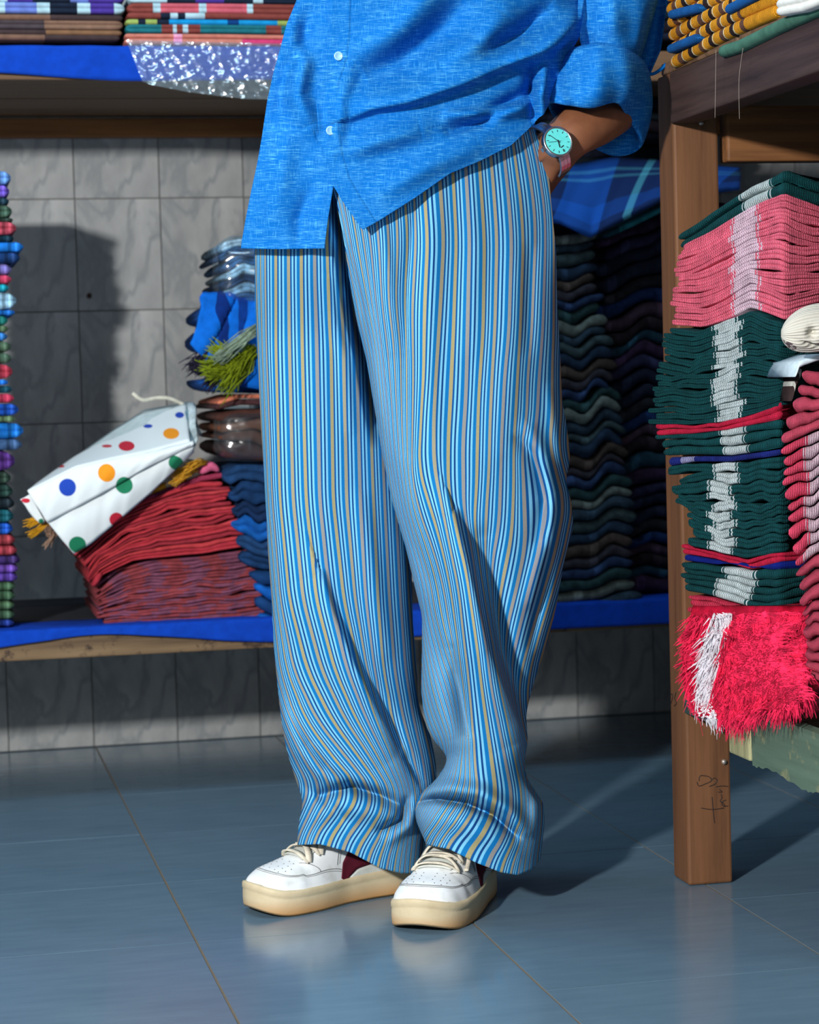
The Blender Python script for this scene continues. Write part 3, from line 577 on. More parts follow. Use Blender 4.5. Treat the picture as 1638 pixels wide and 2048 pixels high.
# ------------------------------------------------------------------ display table on the right
tab = empty('display_table', (1.45, 2.8, 0), 'brown wooden display table stacked with towels at the right edge', 'table')
PXL, PXR, PY0, PY1 = 1.111, 1.181, 3.19, 3.26
post = box('leg', (PXL, PXR, PY0, PY1, 0, 1.215), M_WOOD, tab, .004)
box('leg', (2.15, 2.22, PY0, PY1, 0, 1.215), M_WOOD, tab, .004); box('leg', (2.15, 2.22, 1.6, 1.67, 0, 1.215), M_WOOD, tab, .004); box('leg', (PXL+.04, PXR+.04, 1.6, 1.67, 0, 1.215), M_WOOD, tab, .004)
box('side_beam', (1.106, 1.148, 1.6, PY0-.001, 1.138, 1.213), M_DARKY, tab, .003)
box('end_rail', (PXR+.012, 2.15, PY0-.004, PY0+.03, 1.082, 1.165), M_WOODX, tab, .004)
for k in range(5): box('top_plank', (1.11, 2.2, 1.62+k*.325, 1.62+k*.325+.318, 1.214, 1.232), M_DARKX, tab, .003)
box('lower_beam', (1.108, 1.135, 1.6, PY0-.001, .262, .305), M_DGREEN, tab, .003)
for k in range(5): box('shelf_plank', (1.136, 2.15, 1.62+k*.315, 1.62+k*.315+.308, .268, .29), M_OLDX, tab, .003)
# outer green board with a frayed lower edge
ys = np.linspace(2.865, 1.7, 150); V = []; q = np.random.default_rng(2)
for y in ys:
    lo = .240-.004*q.random()-.003*math.sin(y*31); V += [(1.092, y, lo), (1.090, y, .315), (1.106, y, .316), (1.107, y, lo+.003)]
Fc = [(a, d_, c_, b) for a, b, c_, d_ in gridf(4, len(ys), True)]+[(0, 1, 2, 3), tuple(4*(len(ys)-1)+k for k in (3, 2, 1, 0))]
adopt(mk('green_board', V, Fc, M_GREEN, smooth=False), tab)
box('board_end', (1.088, 1.107, 2.866, 2.945, .242, .310), M_PALE, tab, .003)
box('cross_batten', (1.25, 1.29, 3.05, 3.09, .23, .262), M_BRX, tab, .002); 
for px, py, Y, r in [(1403, 246, PY0-.004, .0035), (1449, 1524, PY0-.004, .004)]:
    p = at(px, py, Y); adopt(mk('nail', *tube_geo([p, p+[0, .006, 0]], [r, r*.8], 10), M_NAIL), tab)
# pen writing on the post
def pen(strokes, Y, X=None):
    parts = []
    for st in strokes:
        q_ = smoothpath([at(x, y, Y) if X is None else atX(x, y, X) for x, y in st], max(6, len(st)*4)); parts.append(tube_geo(q_, .0005, 4))
    v, f = merge(parts); return adopt(mk('pen_writing', v, f, M_BLK), tab)
pen([[(1398, 1562), (1400, 1552), (1412, 1552), (1420, 1555), (1422, 1562), (1410, 1568), (1398, 1572), (1394, 1564)], [(1422, 1562), (1428, 1556), (1434, 1560), (1430, 1568), (1418, 1573)],
     [(1432, 1574), (1444, 1572), (1456, 1573)], [(1438, 1578), (1444, 1584), (1436, 1584)], [(1442, 1588), (1444, 1596), (1440, 1602), (1446, 1606), (1450, 1612)], [(1452, 1600), (1444, 1604), (1446, 1612), (1456, 1612)],
     [(1424, 1594), (1426, 1618), (1429, 1646)], [(1402, 1616), (1424, 1619), (1448, 1616)]], PY0-.0008)
pen([[(1338, 1392), (1345, 1388), (1344, 1400), (1339, 1412)], [(1352, 1384), (1349, 1398), (1353, 1406), (1348, 1412)]], 0, PXL-.0008)

# knit towels on the table: side faces left, corner near x 1565
def Ypath(pxl, pxc, Yl=3.14, Yc_=2.90):
    def g(x, y):
        Y = np.where(x < pxc, Yl+(Yc_-Yl)*(x-pxl)/(pxc-pxl), Yc_+.0004*(x-pxc)); return at(x, y, Y)
    return g
def inwf(pxc):
    def g(x):
        t = np.clip((x-(pxc-40))/80, 0, 1)[:, None]; v = np.array([.88, .42, 0])*(1-t)+np.array([.1, 1.0, 0])*t; return v/np.linalg.norm(v, axis=1)[:, None]
    return g
PINK, DG, RD, CRE = srgb(252, 116, 142), srgb(12, 74, 78), srgb(232, 40, 80), srgb(240, 206, 222)
def knit(c, bw=None, cw=CRE, seed=0):
    q = random.Random(seed); m_ = []
    for k in range(4):
        b = None
        if bw:
            a, e = bw; a += q.uniform(-.012, .012); e += q.uniform(-.012, .012); b = [(a-.012, a-.006, cw), (a, e, cw), (e+.008, e+.014, cw)]
        m_.append(fabric('knit_towel', dk(c, q.uniform(.9, 1.08)), .18, 36, b))
    return m_
BP = (1300, 1700)      # guide range for the white band
def ub(x): return (x-BP[0])/(BP[1]-BP[0])
gk = 'pink knit towels on the lower table shelf'
stack(15, [(1336, 650), (1400, 655), (1450, 640), (1500, 616), (1570, 640), (1640, 618), (1720, 612)], [(1362, 490), (1420, 462), (1500, 412), (1568, 386), (1640, 412), (1720, 428)], Ypath(1336, 1568), inwf(1568), .3,
      knit(PINK, (ub(1468), ub(1510)), seed=1), 'folded pink knit towel with white band, {o} from the top of the pink layer', 'towel', gk, name='folded_towel', jl=9, jr=3, wav=3.0, wseed=40, np_=34, ush=5, lobes=2, band_px=BP)
stack(2, [(1360, 500), (1420, 470), (1500, 418), (1568, 386), (1640, 412), (1720, 428)], [(1352, 470), (1420, 424), (1500, 372), (1570, 338), (1640, 362), (1720, 380)], Ypath(1345, 1568), inwf(1568), .3,
      knit(DG, (ub(1482), ub(1530)), srgb(190, 205, 205), seed=2), 'dark green knit towel with white band, {o} of the two topping the pink pile', 'towel', 'dark green towels on top of the pink pile', name='folded_towel', jl=2, jr=2, wav=1, wseed=41, np_=34, ush=3, band_px=BP)
kg = knit(DG, (ub(1434), ub(1474)), srgb(206, 220, 222), seed=3)
stack(17, [(1298, 848), (1380, 850), (1440, 845), (1510, 828), (1560, 812), (1640, 800)], [(1330, 655), (1390, 662), (1440, 645), (1500, 622), (1570, 648), (1640, 628)], Ypath(1300, 1560), inwf(1560), .28,
      kg, 'dark green knit towel with white band, {o} from the top of the upper green layer', 'towel', 'dark green towels under the pink towels', name='folded_towel', jl=9, jr=3, wav=4.5, wseed=44, np_=34, ush=9, lobes=2, band_px=BP)
kr = knit(RD, None, seed=4)
stack(2, [(1314, 872), (1380, 868), (1450, 860), (1510, 848), (1560, 838)], [(1302, 848), (1380, 850), (1440, 845), (1510, 826), (1572, 800)], Ypath(1300, 1560), inwf(1560), .28, kr,
      'thin red knit towel, {o} of the two between the green layers', 'towel', 'thin red towels between the green layers', name='folded_towel', jl=4, jr=4, wav=2, wseed=45, np_=30)
stack(3, [(1325, 912), (1400, 910), (1460, 912), (1540, 900), (1570, 895)], [(1308, 868), (1380, 866), (1450, 858), (1510, 846), (1566, 838)], Ypath(1305, 1560), inwf(1560), .28, knit(DG, (ub(1444), ub(1484)), srgb(200, 214, 216), seed=5),
      'dark green knit towel, {o} below the thin red towels', 'towel', 'dark green towels just below the thin red towels', name='folded_towel', jl=4, jr=3, wav=2, wseed=46, np_=30, ush=5, band_px=BP)
stack(1, [(1332, 934), (1380, 924), (1460, 924), (1568, 910)], [(1330, 914), (1400, 912), (1460, 912), (1568, 897)], Ypath(1310, 1560), inwf(1560), .28, [fabric('blue_white_knit', srgb(30, 44, 128), .3, 36, [(ub(1360), ub(1386), srgb(160, 160, 206))])],
      'thin blue knit towel with a lilac band among the green towels', 'towel', None, name='folded_towel', wav=0, np_=30, band_px=BP)
stack(10, [(1380, 1092), (1430, 1102), (1490, 1118), (1540, 1108), (1580, 1104)], [(1338, 934), (1380, 926), (1460, 926), (1568, 912), (1580, 910)], Ypath(1320, 1560), inwf(1560), .26, knit(DG, (ub(1424), ub(1466)), srgb(206, 220, 222), seed=6),
      'dark green knit towel, {o} from the top of the loosely folded middle layer', 'towel', 'loosely folded dark green towels in the middle of the table pile', name='folded_towel', jl=14, jr=3, wav=6, wseed=48, np_=34, ush=14, band_px=BP, lobes=2)
stack(2, [(1362, 1108), (1430, 1118), (1500, 1140), (1560, 1124), (1640, 1116)], [(1360, 1088), (1430, 1104), (1490, 1120), (1540, 1106), (1640, 1100)], Ypath(1345, 1560), inwf(1560), .26, kr,
      'red knit towel, {o} of the two above the blue towel', 'towel', 'red towels above the blue towel', name='folded_towel', jl=3, jr=3, wav=1, wseed=45, np_=30)
stack(1, [(1364, 1122), (1430, 1130), (1480, 1124), (1540, 1140), (1640, 1136)], [(1362, 1108), (1430, 1120), (1500, 1138), (1560, 1122), (1640, 1116)], Ypath(1345, 1560), inwf(1560), .26, [fabric('royal_blue_knit', srgb(14, 40, 150), .2, 36)],
      'royal blue knit towel squeezed between red and dark green ones', 'towel', None, name='folded_towel', wav=0, np_=30)
stack(5, [(1366, 1182), (1420, 1192), (1480, 1210), (1530, 1224), (1640, 1195)], [(1362, 1124), (1430, 1130), (1500, 1142), (1560, 1136), (1640, 1134)], Ypath(1345, 1560), inwf(1560), .26, knit(DG, (ub(1440), ub(1500)), srgb(206, 220, 222), seed=7),
      'dark green knit towel, {o} from the top of the lowest green layer', 'towel', 'dark green towels above the fringed red bundle', name='folded_towel', jl=6, jr=3, wav=3, wseed=52, np_=34, ush=14, band_px=BP)
stack(3, [(1376, 1225), (1440, 1235), (1520, 1262), (1640, 1240)], [(1374, 1192), (1420, 1196), (1480, 1212), (1530, 1226), (1640, 1197)], Ypath(1350, 1560), inwf(1560), .26, knit(srgb(226, 60, 92), (ub(1484), ub(1520)), seed=8),
      'rose red knit towel, {o} from the top just above the fringed bundle', 'towel', 'rose red towels on the fringed bundle', name='folded_towel', jl=4, jr=3, wav=2, wseed=53, np_=30, ush=8, band_px=BP)
# fringed red bundle: lumpy core, colour darkened as shade between strands, plus strands
tb = empty('fringed_bundle', V3(at(1480, 1460, 3.0)), 'bundle of crimson fringed cloth with a white stripe at the base of the table pile', 'cloth bundle')
M_FR = fabric('crimson_yarn', srgb(232, 40, 82), .5); M_FW = fabric('white_yarn', srgb(226, 224, 232), .15)
O_L = [(1385, 1210), (1362, 1300), (1364, 1390), (1392, 1436)]; nv, nu = 26, 44
Lx = lambda y: np.interp(y, [1205, 1260, 1330, 1400, 1440, 1480], [1388, 1374, 1364, 1368, 1392, 1440]); By = lambda x: np.interp(x, [1360, 1400, 1440, 1475, 1520, 1560, 1600, 1700], [1425, 1442, 1446, 1450, 1430, 1428, 1400, 1395])
V = []
for j in range(nv):
    t = j/(nv-1)
    for i in range(nu):
        u_ = i/(nu-1); y = 1215+t*(1440-1215); x = Lx(y)+(1616-Lx(y))*u_; y = 1212+t*(By(x)-8-1212)
        V.append(at(x, y, 3.13-(.25+.22*t*t)*min(1, (x-1360)/200)+.010*math.sin(x*.06+y*.05)*math.sin(y*.08)))
Vc = [np.array(p)+np.array([.06, .10, 0])+np.array([0, 0, -.004]) for p in V]; k_ = len(V); rim = [i for i in range(nu)]+[j*nu+nu-1 for j in range(1, nv)]+[(nv-1)*nu+i for i in range(nu-2, -1, -1)]+[j*nu for j in range(nv-2, 0, -1)]
core = mk('core', V+Vc, gridf(nu, nv)+[tuple(i+k_ for i in q_[::-1]) for q_ in gridf(nu, nv)]+[(rim[i], rim[(i+1) % len(rim)], rim[(i+1) % len(rim)]+k_, rim[i]+k_) for i in range(len(rim))], fabric('shade_darkened_crimson', srgb(178, 16, 50), .35)); adopt(core, tb)
parts_r, parts_w = [], []; q = np.random.default_rng(12)
band = lambda y: np.interp(y, [1215, 1260, 1330, 1400, 1450], [1448, 1430, 1418, 1404, 1420])
for _ in range(6500):
    x = 1372+q.random()**.95*240; y = 1225+q.random()*(By(x)-1232)
    if x < Lx(y)-2: continue
    tf = (y-1212)/max(1, By(x)-1220); Y = 3.13-(.25+.22*tf*tf)*min(1, (x-1360)/200)+.010*math.sin(x*.06+y*.05)*math.sin(y*.08)-.003
    a = at(x, y, Y); ang = 1.2+1.6*math.sin(x*.021+1)*math.cos(y*.017)+q.normal()*.5; L = q.uniform(.012, .034)
    dx = math.cos(ang)*L*.8; dz = -abs(math.sin(ang))*L; out = q.uniform(.004, .014); w_ = q.uniform(.0005, .0011)
    p1 = a+[dx*.45, -out, dz*.3+.003]; p2 = a+[dx, -out*.8, dz]; sd = np.array([dz, 0, -dx]); sd = sd/(np.linalg.norm(sd)+1e-9)*w_
    (parts_w if abs(x-band(y)) < 17 else parts_r).append(([a-sd, a+sd, p1+sd, p1-sd, p2+sd*.3, p2-sd*.3], [(0, 1, 2, 3), (3, 2, 4, 5)]))
for nm, pr, mt in (('red_fringe', parts_r, M_FR), ('white_fringe', parts_w, M_FW)):
    v, f = merge(pr); o = mk(nm, v, f, mt, smooth=False); adopt(o, tb); o['kind'] = 'stuff'

# near pile at the right edge: rose knit towels
KN = knit(srgb(250, 84, 118), (ub(1622), .99), CRE, seed=9); KP = knit(srgb(250, 98, 128), None, seed=10)
IN2 = np.array([.44, .90, 0])
fl2 = lambda x, y: at(x-9, y, 2.76+rng.uniform(-.003, .003)+.0001*(x-1565))
stack(10, [(1600, 1140), (1640, 1108), (1720, 1080)], [(1566, 895), (1640, 862), (1720, 840)], fl2, IN2, .12, KN,
      'rose knit towel with white bobbled band, {o} from the top of the banded right-edge pile', 'towel', 'banded rose towels at the right edge', name='folded_towel', jl=6, jr=1, wav=1.5, wseed=60, np_=16, ush=4, band_px=BP)
# (upper bulging towels)
stack(5, [(1566, 893), (1640, 860), (1720, 838)], [(1618, 735), (1640, 742), (1720, 745)], fl2, IN2, .12, KP,
      'rose knit towel, {o} from the top of the right-edge pile under the white knit cloth', 'towel', 'rose towels just under the white knit roll', name='folded_towel', jl=2, jr=1, wav=1, wseed=61, np_=16, lobes=1)
stack(11, [(1628, 1385), (1660, 1395), (1720, 1395)], [(1604, 1142), (1640, 1110), (1720, 1082)], fl2, IN2, .12, KP,
      'rose knit towel, {o} from the top of the plain right-edge pile', 'towel', 'plain rose towels at the right edge', name='folded_towel', jl=5, jr=1, wav=1, wseed=62, np_=16)
cloth1('folded_towel', [(1618, 1410), (1640, 1412), (1720, 1412)], 36, 2.75, knit(srgb(240, 110, 130), None, seed=14)[0], 'pale pink knit towel at the bottom of the right-edge pile', None, .12, 2, cat='towel')
cloth1('folded_cloth', [(1592, 752), (1600, 728), (1640, 714), (1720, 715)], 14, 2.82, fabric('white_blue_cloth', srgb(196, 212, 220), .15), 'thin white cloth under the rolled white knit cloth', None, .1)
cloth1('folded_cloth', [(1585, 800), (1592, 770), (1606, 740)], 20, 2.86, fabric('brown_white_check', srgb(60, 44, 44), .3, 0, [(.3, .45, srgb(200, 200, 192)), (.75, 1, srgb(190, 190, 184))]), 'brown and white checked cloth edge left of the rose pile', None, .06)
# rolled white knit cloth
V = []; nu, nv = 30, 40; c0 = (1600, 660)
nu, nv = 90, 70
for j in range(nv):
    t = j/(nv-1); cx = 1562+t*170; 
    rr = 48*math.sqrt(max(0.02, 1-(1-min(1, t*2.4))**2)); cy = 668-24*t
    for i in range(nu):
        a = 2*math.pi*i/nu; vv_ = i/nu; k = 1+.04*math.sin(3*a+t*5)+.03*math.sin(9*a+t*3)-.5*math.exp(-((t-.36)/.05)**2-((vv_-.27)/.035)**2)-.45*math.exp(-((t-.38)/.12)**2-((vv_-.37-.25*(t-.38))/.016)**2)
        V.append(at(cx+rr*.0, cy-rr*k*math.cos(a), 2.80-rr*.9*k*math.sin(a)*2.8/F))
f = gridf(nu, nv, True)+[tuple(range(nu))[::-1], tuple((nv-1)*nu+k for k in range(nu))]
s = NT('white_rib_knit'); s.rough(.9); uvn = s.new('ShaderNodeTexCoord').outputs['UV']; sp = s.new('ShaderNodeSeparateXYZ'); s.l.new(uvn, sp.inputs[0])
du = s.math('DIVIDE', s.math('SUBTRACT', sp.outputs[0], .10), .085); dv = s.math('DIVIDE', s.math('SUBTRACT', sp.outputs[1], .40), .055)
nz = s.noise(s.coord('Object'), 260, 3); rr_ = s.math('ADD', s.math('ADD', s.math('MULTIPLY', du, du), s.math('MULTIPLY', dv, dv)), s.math('MULTIPLY', nz, .8))
rb = s.math('SINE', s.math('MULTIPLY', sp.outputs[1], 260)); cr_ = s.mix(s.math('ADD', s.math('MULTIPLY', rb, .25), .5), srgb(176, 172, 160), srgb(222, 218, 206))
br_ = s.mix(s.math('GREATER_THAN', nz, .56), srgb(84, 66, 72), srgb(190, 184, 176))
s.col(s.mix(s.math('LESS_THAN', rr_, 1.3), cr_, br_)); s.bump(s.math('ADD', nz, rb), .5, .0015)
o = mk('knit_cloth_roll', V, f, s.m, uv=[((i//nu)/(nv-1), (i % nu)/nu) for i in range(len(V))]); tag(o, 'rolled off-white knit cloth with dark brown patch on the right-edge pile', 'cloth')

# towels on the table top: orange, brown and black checks
OR, BRN, BLK, CRM, BL2 = srgb(234, 158, 36), srgb(112, 76, 62), srgb(48, 34, 36), srgb(238, 222, 180), srgb(28, 110, 190)
def chk(seed):
    q = random.Random(seed); b = []; u_ = q.uniform(0, .03)
    while u_ < .97 and len(b) < 13:
        w1 = q.uniform(.028, .04); nxt = (BRN if len(b) % 4 < 2 else BLK)
        b.append((u_, min(.995, u_+.008), CRM)); u_ += .008+q.uniform(.045, .06)
        b.append((u_, min(.995, u_+w1), nxt)); u_ += w1
        u_ += .002
    return fabric('orange_checked_towel', OR, .18, 36, [x for x in b if x[0] < .99 and x[1] > x[0]])
def tpath(x, y): return atX(x, y, 1.098+rng.uniform(-.002, .002))
tt = 'checked towels on the table top'
for k, (y0, w_) in enumerate([(126, 'lowest'), (99, 'second lowest'), (72, 'third'), (46, 'fourth'), (20, 'fifth'), (-6, 'highest')]):
    x0 = 1336-2*k; n_ = 24; x = np.linspace(x0, 1548, n_); y = y0-(x-x0)*.50*(1-.02*k)-6*np.sin((x-x0)/210*3.1)
    o = towel('checked_towel', tpath(x, y), 27*3.0/F, (.97, .2, 0), .2, chk(k), 1, us=np.linspace(0, 1, n_)); tag(o, f'orange, brown and black checked towel, {w_} at the table corner', 'towel', tt)
for (a, b, y0, y1, lab) in [((1330), 1388, 99, 75, 'lower'), ((1332), 1392, 30, 15, 'upper'), (1446, 1545, 20, -32, 'right-hand')]:
    n_ = 12; x = np.linspace(a, b, n_); y = np.linspace(y0, y1, n_)
    o = towel('blue_towel_end', atX(x, y, 1.088), 20*3.0/F, (.97, .2, 0), .03, fabric('blue_towel', BL2, .15, 40), 1); tag(o, f'{lab} bright blue rolled towel end between the orange checked towels', 'towel', 'blue rolls among the checked towels')
x = np.linspace(1432, 1660, 24); y = np.interp(x, [1432, 1470, 1550, 1660], [104, 92, 52, 2])
o = towel('green_towel', atX(x, y, 1.094), 26*2.9/F+0*x, (.97, .2, 0), .2, fabric('sage_green_terry', srgb(64, 104, 88), .2), 1); tag(o, 'sage green terry towel sticking out under the checked towels', 'towel')
x = np.linspace(1546, 1680, 18); y = np.interp(x, [1546, 1600, 1680], [16, 6, -26])
o = towel('white_towel', atX(x, y, 1.080), 34*2.8/F+0*x, (.97, .2, 0), .12, fabric('white_terry', srgb(214, 214, 208), .1), 2); tag(o, 'white folded towel at the top right corner on the green towel', 'towel')
for pts, w_ in (([(1432, 100), (1431, 170), (1430, 236)], 'left'), ([(1486, 96), (1478, 160), (1479, 238)], 'right')):
    o = mk('loose_thread', *tube_geo(smoothpath([atX(a, b, 1.085) for a, b in pts], 12), .0003, 4), fabric('thread', srgb(150, 140, 130), .1)); tag(o, f'{w_} one of two loose threads hanging from the checked towels', 'thread')

# ------------------------------------------------------------------ the person
per = empty('person', (.78, 3.2, 0), 'person in open blue shirt, striped wide trousers and white sneakers, hand in pocket', 'person')

def pol_d(px, py, poly):
    """signed distance (left of travel = +) and end fade to a polyline"""
    P_ = np.array(poly, float); best = np.full(px.shape, 1e9); sg = np.zeros(px.shape); tt_ = np.zeros(px.shape)
    L = np.r_[0, np.cumsum(np.hypot(*np.diff(P_, axis=0).T))]
    for k in range(len(P_)-1):
        a, b = P_[k], P_[k+1]; d = b-a; l2 = (d**2).sum(); t = np.clip(((px-a[0])*d[0]+(py-a[1])*d[1])/l2, 0, 1)
        dx = px-(a[0]+t*d[0]); dy = py-(a[1]+t*d[1]); dist = np.hypot(dx, dy); s_ = np.sign(dx*d[1]-dy*d[0]); m_ = dist < best
        best = np.where(m_, dist, best); sg = np.where(m_, s_, sg); tt_ = np.where(m_, (L[k]+t*math.sqrt(l2))/L[-1], tt_)
    return best*sg, tt_
def folds(px, py, strokes):
    """sum of cloth ridges: (polyline, amplitude m, width on + side, width on - side)"""
    z = np.zeros(px.shape)
    for poly, A, wp, wm in strokes:
        d, t = pol_d(px, py, poly); w = np.where(d > 0, wp, wm); z += A*np.exp(-(d/w)**2)*np.sin(np.pi*np.clip(t*.9+.05, 0, 1))**.5
    return z
PC, PW, PT = 805., 345., .125
def pelvis(px): return 3.185-PT*np.sqrt(np.clip(1-((px-PC)/PW)**2, .03, 1))

def leg(side, rows_y, Lp, Rp, Yc, tk, hem, S, strokes, nv=420, nu=150, nb=50):
    ys = np.linspace(rows_y[0], rows_y[1], nv); L = np.interp(ys, *zip(*Lp)); R = np.interp(ys, *zip(*Rp))
    k5 = np.ones(9)/9; L = np.convolve(np.pad(L, 4, 'edge'), k5, 'valid'); R = np.convolve(np.pad(R, 4, 'edge'), k5, 'valid')
    th = np.concatenate([np.linspace(0, math.pi, nu), np.linspace(math.pi, 2*math.pi, nb+2)[1:-1]])
    cx = (1-np.cos(th))/2; front = th <= math.pi+1e-9; N = len(th)
    X = L[:, None]+(R-L)[:, None]*cx[None, :]
    bl = np.clip((ys-1430)/(rows_y[1]-1430), 0, 1)[:, None]**1.5
    Y0 = ys[:, None]+bl*(np.interp(X, *zip(*hem))-rows_y[1])*np.where(front, 1, .3)[None, :]
    Yd = np.interp(ys, *zip(*Yc))[:, None]; T = np.interp(ys, *zip(*tk))[:, None]
    sn = np.sin(th)[None, :]; D = Yd-T*np.sign(sn)*np.abs(sn)**.8
    kk = np.clip((700-ys)/240, 0, 1)[:, None]; kk = kk*kk*(3-2*kk)
    pel = pelvis(X)+(.012 if side == 'left' else 0); D = np.where(front[None, :], D*(1-kk)+pel*kk, D)
    fz = folds(X, Y0, strokes)
    if side == 'left':   # the cloth dives in just before the other leg's fold
        gx = np.interp(Y0, *zip(*RL))-X; D = D+np.where(front[None, :], .06*np.clip((30-gx)/24, 0, 1)**2*(3-2*np.clip((30-gx)/24, 0, 1))*np.clip((900-Y0)/120, 0, 1), 0)
    edge = np.clip(sn*3, 0, 1); D = D-np.where(front[None, :], fz*edge, 0)
    # stripe coordinate from the woven-line table
    sv = sorted(S.keys()); SX = np.array([np.interp(Y0[:, nu//2], *zip(*sorted((y_, x_) for x_, y_ in S[k]))) for k in sv])   # [line,row]
    for a in range(SX.shape[0]): SX[a] = np.convolve(np.pad(SX[a], 10, 'edge'), np.ones(21)/21, 'valid')
    SX = np.maximum.accumulate(SX+np.arange(len(sv))[:, None]*.01, axis=0)
    U_ = np.empty_like(X)
    for r in range(nv):
        xs = SX[:, r]; u = np.interp(X[r], xs, sv)
        u = np.where(X[r] < xs[0], sv[0]-(xs[0]-X[r])/16, u); u = np.where(X[r] > xs[-1], sv[-1]+(X[r]-xs[-1])/16, u); U_[r] = u
    P_ = at(X, Y0, D).reshape(-1, 3); uv_ = np.stack([U_.ravel(), (Y0/1450).ravel()], 1)
    return P_, gridf(N, nv, True), uv_

SL = {-7: [(488, 380), (490, 700), (500, 1000), (522, 1200), (535, 1340), (560, 1440), (590, 1520), (622, 1590), (604, 1640), (580, 1700), (570, 1760)],
 -4: [(512, 380), (514, 550), (519, 700), (531, 1000), (547, 1200), (562, 1340), (592, 1440), (640, 1520), (694, 1590), (664, 1640), (630, 1700), (612, 1760)],
 -2: [(530, 380), (531, 550), (534, 700), (546, 1000), (562, 1200), (588, 1340), (634, 1440), (695, 1520), (752, 1590), (722, 1640), (688, 1700), (668, 1760)],
 -1: [(552, 380), (553, 700), (561, 1000), (580, 1200), (616, 1340), (665, 1440), (722, 1520), (776, 1590), (748, 1640), (715, 1700), (692, 1760)],
 0: [(578, 380), (578, 550), (580, 700), (587, 1000), (608, 1200), (645, 1340), (692, 1440), (746, 1520), (790, 1590), (768, 1640), (738, 1700), (716, 1760)],
 1: [(604, 380), (603, 550), (605, 700), (613, 1000), (634, 1200), (671, 1340), (714, 1440), (762, 1520), (800, 1590), (782, 1640), (757, 1700), (738, 1760)],
 2: [(630, 380), (630, 550), (634, 700), (640, 1000), (660, 1200), (695, 1340), (734, 1440), (776, 1520), (808, 1590), (794, 1640), (774, 1700), (758, 1760)],
 3: [(652, 380), (656, 550), (662, 700), (666, 1000), (688, 1200), (719, 1340), (752, 1440), (787, 1520), (815, 1590), (804, 1640), (789, 1700), (776, 1760)],
 5: [(700, 380), (701, 550), (712, 700), (720, 1000), (732, 1200), (748, 1340), (768, 1440), (802, 1520), (825, 1590), (817, 1640), (808, 1700), (800, 1760)],
 6: [(720, 380), (724, 550), (736, 700), (746, 1000), (755, 1200), (766, 1340), (785, 1440), (815, 1520), (834, 1590), (826, 1640), (818, 1700), (812, 1760)],
 8: [(760, 380), (764, 550), (776, 700), (790, 1000), (800, 1200), (810, 1340), (826, 1440), (846, 1520), (854, 1590), (844, 1640), (836, 1700), (830, 1760)]}
